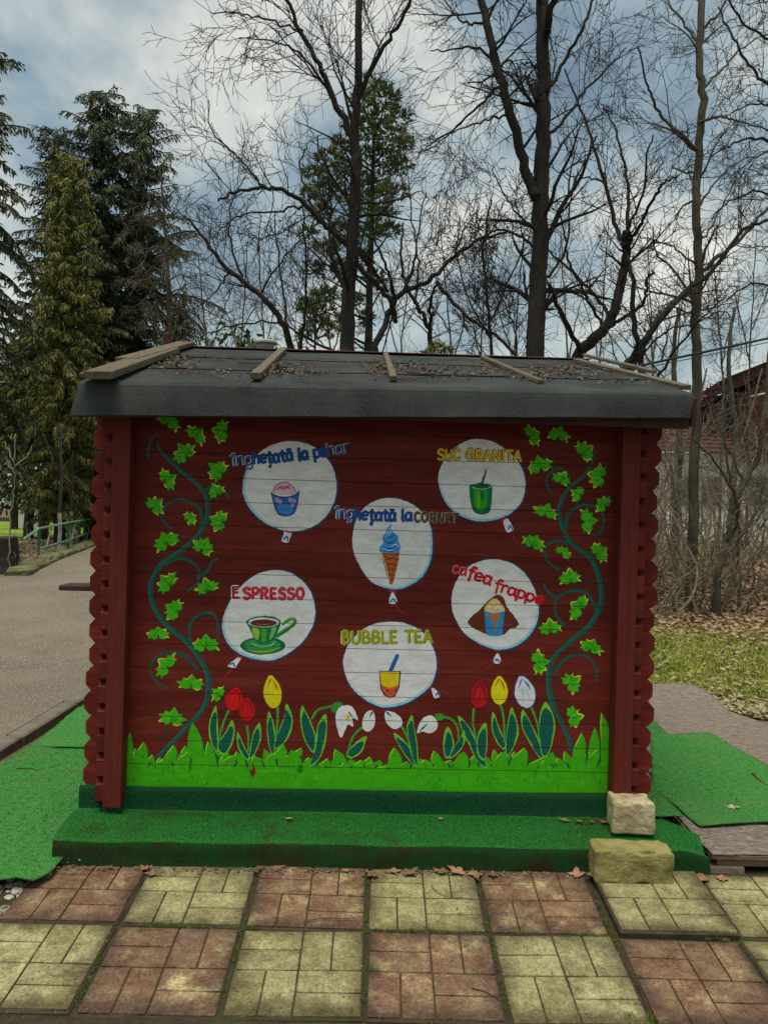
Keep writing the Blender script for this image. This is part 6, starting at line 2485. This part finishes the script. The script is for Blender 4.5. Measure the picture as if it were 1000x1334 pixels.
for i, px in enumerate((6, 22, 34, -8)):
    shrub('low tangle of pale leafless stems around the stump', px, 15.6 + i * .4, 9, 0.9, .9, 350 + i, 'pale stem tangles by the stump', (0.005, 0.010), 'palestem')
b = MB()
p = at(37, 683, 36)
b.box((0, 0, 0.3), (0.95, 0.25, 0.9), bev=0.02)
b2 = MB()
o = empty('low_wall', (p.x, 36, gz(p.x, 36)))
b.build('wall_body', MT['plaster'], o)
b2.box((0, 0, 0.78), (1.02, 0.32, 0.06), bev=0.01)
b2.build('coping', MT['frame'], o)
tag(o, 'short pale wall with a white coping on the far lawn', 'wall')
# whitewashed thin trunks behind the railing
for i, (px, Y, h) in enumerate(((77, 21.5, 3.2), (92, 23.5, 2.6), (102, 26, 2.6))):
    a = at(px, 700, Y)
    z0 = gz(a.x, Y)
    o = empty('whitewashed_tree', (a.x, Y, z0))
    b = MB()
    b.tube([Vector((0, 0, -.1)), Vector((.03, 0, .5)), Vector((.0, 0, 1.0))], [0.065, 0.055, 0.05], 8)
    b.build('trunk', MT['whitewash'], o)
    b = MB()
    random.seed(70 + i)
    b.tube([Vector((0, 0, 1.0)), Vector((.03, 0, 2.0)), Vector((-.05, .0, h))], [0.049, 0.035, 0.015], 7)
    for k in range(10):
        grow(b, Vector((0, 0, rnd(1.2, h))), Vector((rnd(-1, 1), rnd(-1, 1), .8)), rnd(.5, 1.2), 0.015, 1, PS)
    b.build('crown', MT['bark_g'], o)
    tag(o, ('thin tree with a whitewashed trunk, first behind the railing', 'thin tree with a whitewashed trunk, second behind the railing', 'thin tree with a whitewashed trunk, last behind the railing')[i], 'tree')

# ------------------------------------------------------------------ house, cable
HY = 30.0
hp = at(950, 690, HY)
hz = gz(hp.x, HY)
house = empty('house', (hp.x, HY, hz))
tag(house, 'pale plastered house with a red tiled roof behind the thicket', 'house')


def loc(x, y, Y):
    p = at(x, y, Y)
    return p - house.location


eave = loc(900, 590, HY).z
wl, wr = loc(868, 600, HY).x, loc(1130, 600, HY).x
b = MB()
b.box(((wl + wr) / 2, 3.5, eave / 2 - 0.2), (wr - wl, 7.0, eave + 0.4))
b.build('wall', MT['plaster'], house)


def tiled(name, A, B, C, D, rows):
    """roof slope made of overlapping tile courses; A,B lower edge, D,C upper"""
    b = MB()
    nn = (B - A).cross(D - A).normalized()
    if nn.z < 0:
        nn = -nn
    for i in range(rows):
        t0, t1 = i / rows, (i + 1.12) / rows
        P = [A.lerp(D, t0) + nn * 0.05, B.lerp(C, t0) + nn * 0.05, B.lerp(C, min(t1, 1)) + nn * 0.01, A.lerp(D, min(t1, 1)) + nn * 0.01]
        b.face(P)
        Q = [A.lerp(D, t0), B.lerp(C, t0)]
        b.face([Q[0], Q[1], P[1], P[0]])
    b.face([A, D, C, B])
    b.build(name, MT['rooftile'], house)


r1 = eave + (loc(950, 512, HY + 3).z - eave)
xl, xr = wl - 0.4, wr + 0.4
hipx = loc(940, 512, HY + 3).x
z1 = loc(940, 513, HY + 3).z
hr = loc(1000, 482, HY + 3).z
tiled('roof_slope', Vector((xl, -0.4, eave)), Vector((xr, -0.4, eave)), Vector((xr, 3.5, z1)), Vector((hipx - 0.6, 3.5, z1)), 16)
tiled('roof_slope', Vector((xl, 7.4, eave)), Vector((xl, -0.4, eave)), Vector((hipx - 0.6, 3.5, z1)), Vector((hipx - 0.6, 3.5, z1)), 14)
# taller cross gable to the right
gx0, gx1 = loc(958, 520, HY).x, loc(1120, 520, HY).x
gxm = (gx0 + gx1) / 2
gzp = loc(1035, 462, HY + 1).z
tiled('roof_slope', Vector((gx0, 6.5, z1 - 0.25)), Vector((gx0, -0.9, z1 - 0.25)), Vector((gxm, -0.9, gzp)), Vector((gxm, 6.5, gzp)), 14)
tiled('roof_slope', Vector((gx1, -0.9, z1 - 0.25)), Vector((gx1, 6.5, z1 - 0.25)), Vector((gxm, 6.5, gzp)), Vector((gxm, -0.9, gzp)), 14)
b = MB()
for yy in (-0.7, 3.0):
    b.v.extend([(gx0 + .2, yy, z1 - .35), (gx1 - .2, yy, z1 - .35), (gxm, yy, gzp - .12), (gx0 + .2, yy, eave - 0.3), (gx1 - .2, yy, eave - 0.3)])
b.f = [(3, 4, 1, 2, 0), (5, 7, 6, 9, 8), (0, 5, 8, 3), (1, 4, 9, 6), (3, 8, 9, 4)]
b.m = [0] * 5
b.build('gable', MT['rooftile'], house)
b = MB()
q0, q1 = loc(975, 517, HY - 1), loc(1040, 503, HY - 1)
b.tube([q0, q1], [0.035, 0.035], 6)
b.build('gutter', MT['frame'], house)
# small gablet on the lower slope
d0 = loc(936, 527, HY + 0.6)
dm = MB()
dm.box((d0.x, d0.y + 0.6, d0.z - 0.2), (0.5, 1.4, 0.5))
dm.build('gablet', MT['rooftile'], house)
dm = MB()
dm.box((d0.x, d0.y - 0.11, d0.z - 0.12), (0.22, 0.03, 0.26))
dm.build('gablet_window', MT['glass'], house)
for sgn in (-1, 1):
    tiled('gablet_roof', Vector((d0.x + sgn * .42, d0.y - .25, d0.z + .02)), Vector((d0.x + sgn * .42, d0.y + 1.4, d0.z + .02)), Vector((d0.x, d0.y + 1.4, d0.z + .34)), Vector((d0.x, d0.y - .25, d0.z + .34)), 4)
for x in (885, 925, 985):
    p = loc(x, 640, HY)
    b = MB()
    b.box((p.x, -0.02, p.z), (0.9, 0.06, 1.2), bev=0.01)
    o = b.build('window', MT['frame'], house)
    b = MB()
    b.box((p.x, -0.06, p.z), (0.74, 0.03, 1.04))
    b.build('pane', MT['glass'], o)

pole = empty('utility_pole', (7.6, 8.2, gz(7.6, 8.2)))
b = MB()
b.tube([Vector((0, 0, -.2)), Vector((0, 0, 4.0))], [0.11, 0.085], 10)
b.build('pole_shaft', MT['bark_g'], pole)
tag(pole, 'round wooden utility pole carrying the black overhead cables', 'pole')
for (p0_, p1_, r, lab) in (((762, 491), (1000, 438.5), 0.011, 'thick black overhead cable running from the kiosk roof past the slender tree'),
                           ((800, 487), (1000, 443), 0.004, 'thin black wire sagging just below the thick overhead cable')):
    A = at(p0_[0], p0_[1], 6.35)
    B = at(p1_[0], p1_[1], 7.4)
    d = B - A
    C = A + d * ((7.53 - A.x) / d.x)
    A = A - d * 0.04
    pts = []
    for i in range(25):
        t = i / 24
        q = A.lerp(C, t)
        q.z -= 0.10 * (r > .008 and 0.5 or 0.7) * 4 * t * (1 - t) * 0.35
        pts.append(q)
    b = MB()
    b.tube(pts, [r] * 25, 6)
    o = b.build('overhead_cable', MT['cable'])
    tag(o, lab, 'cable')
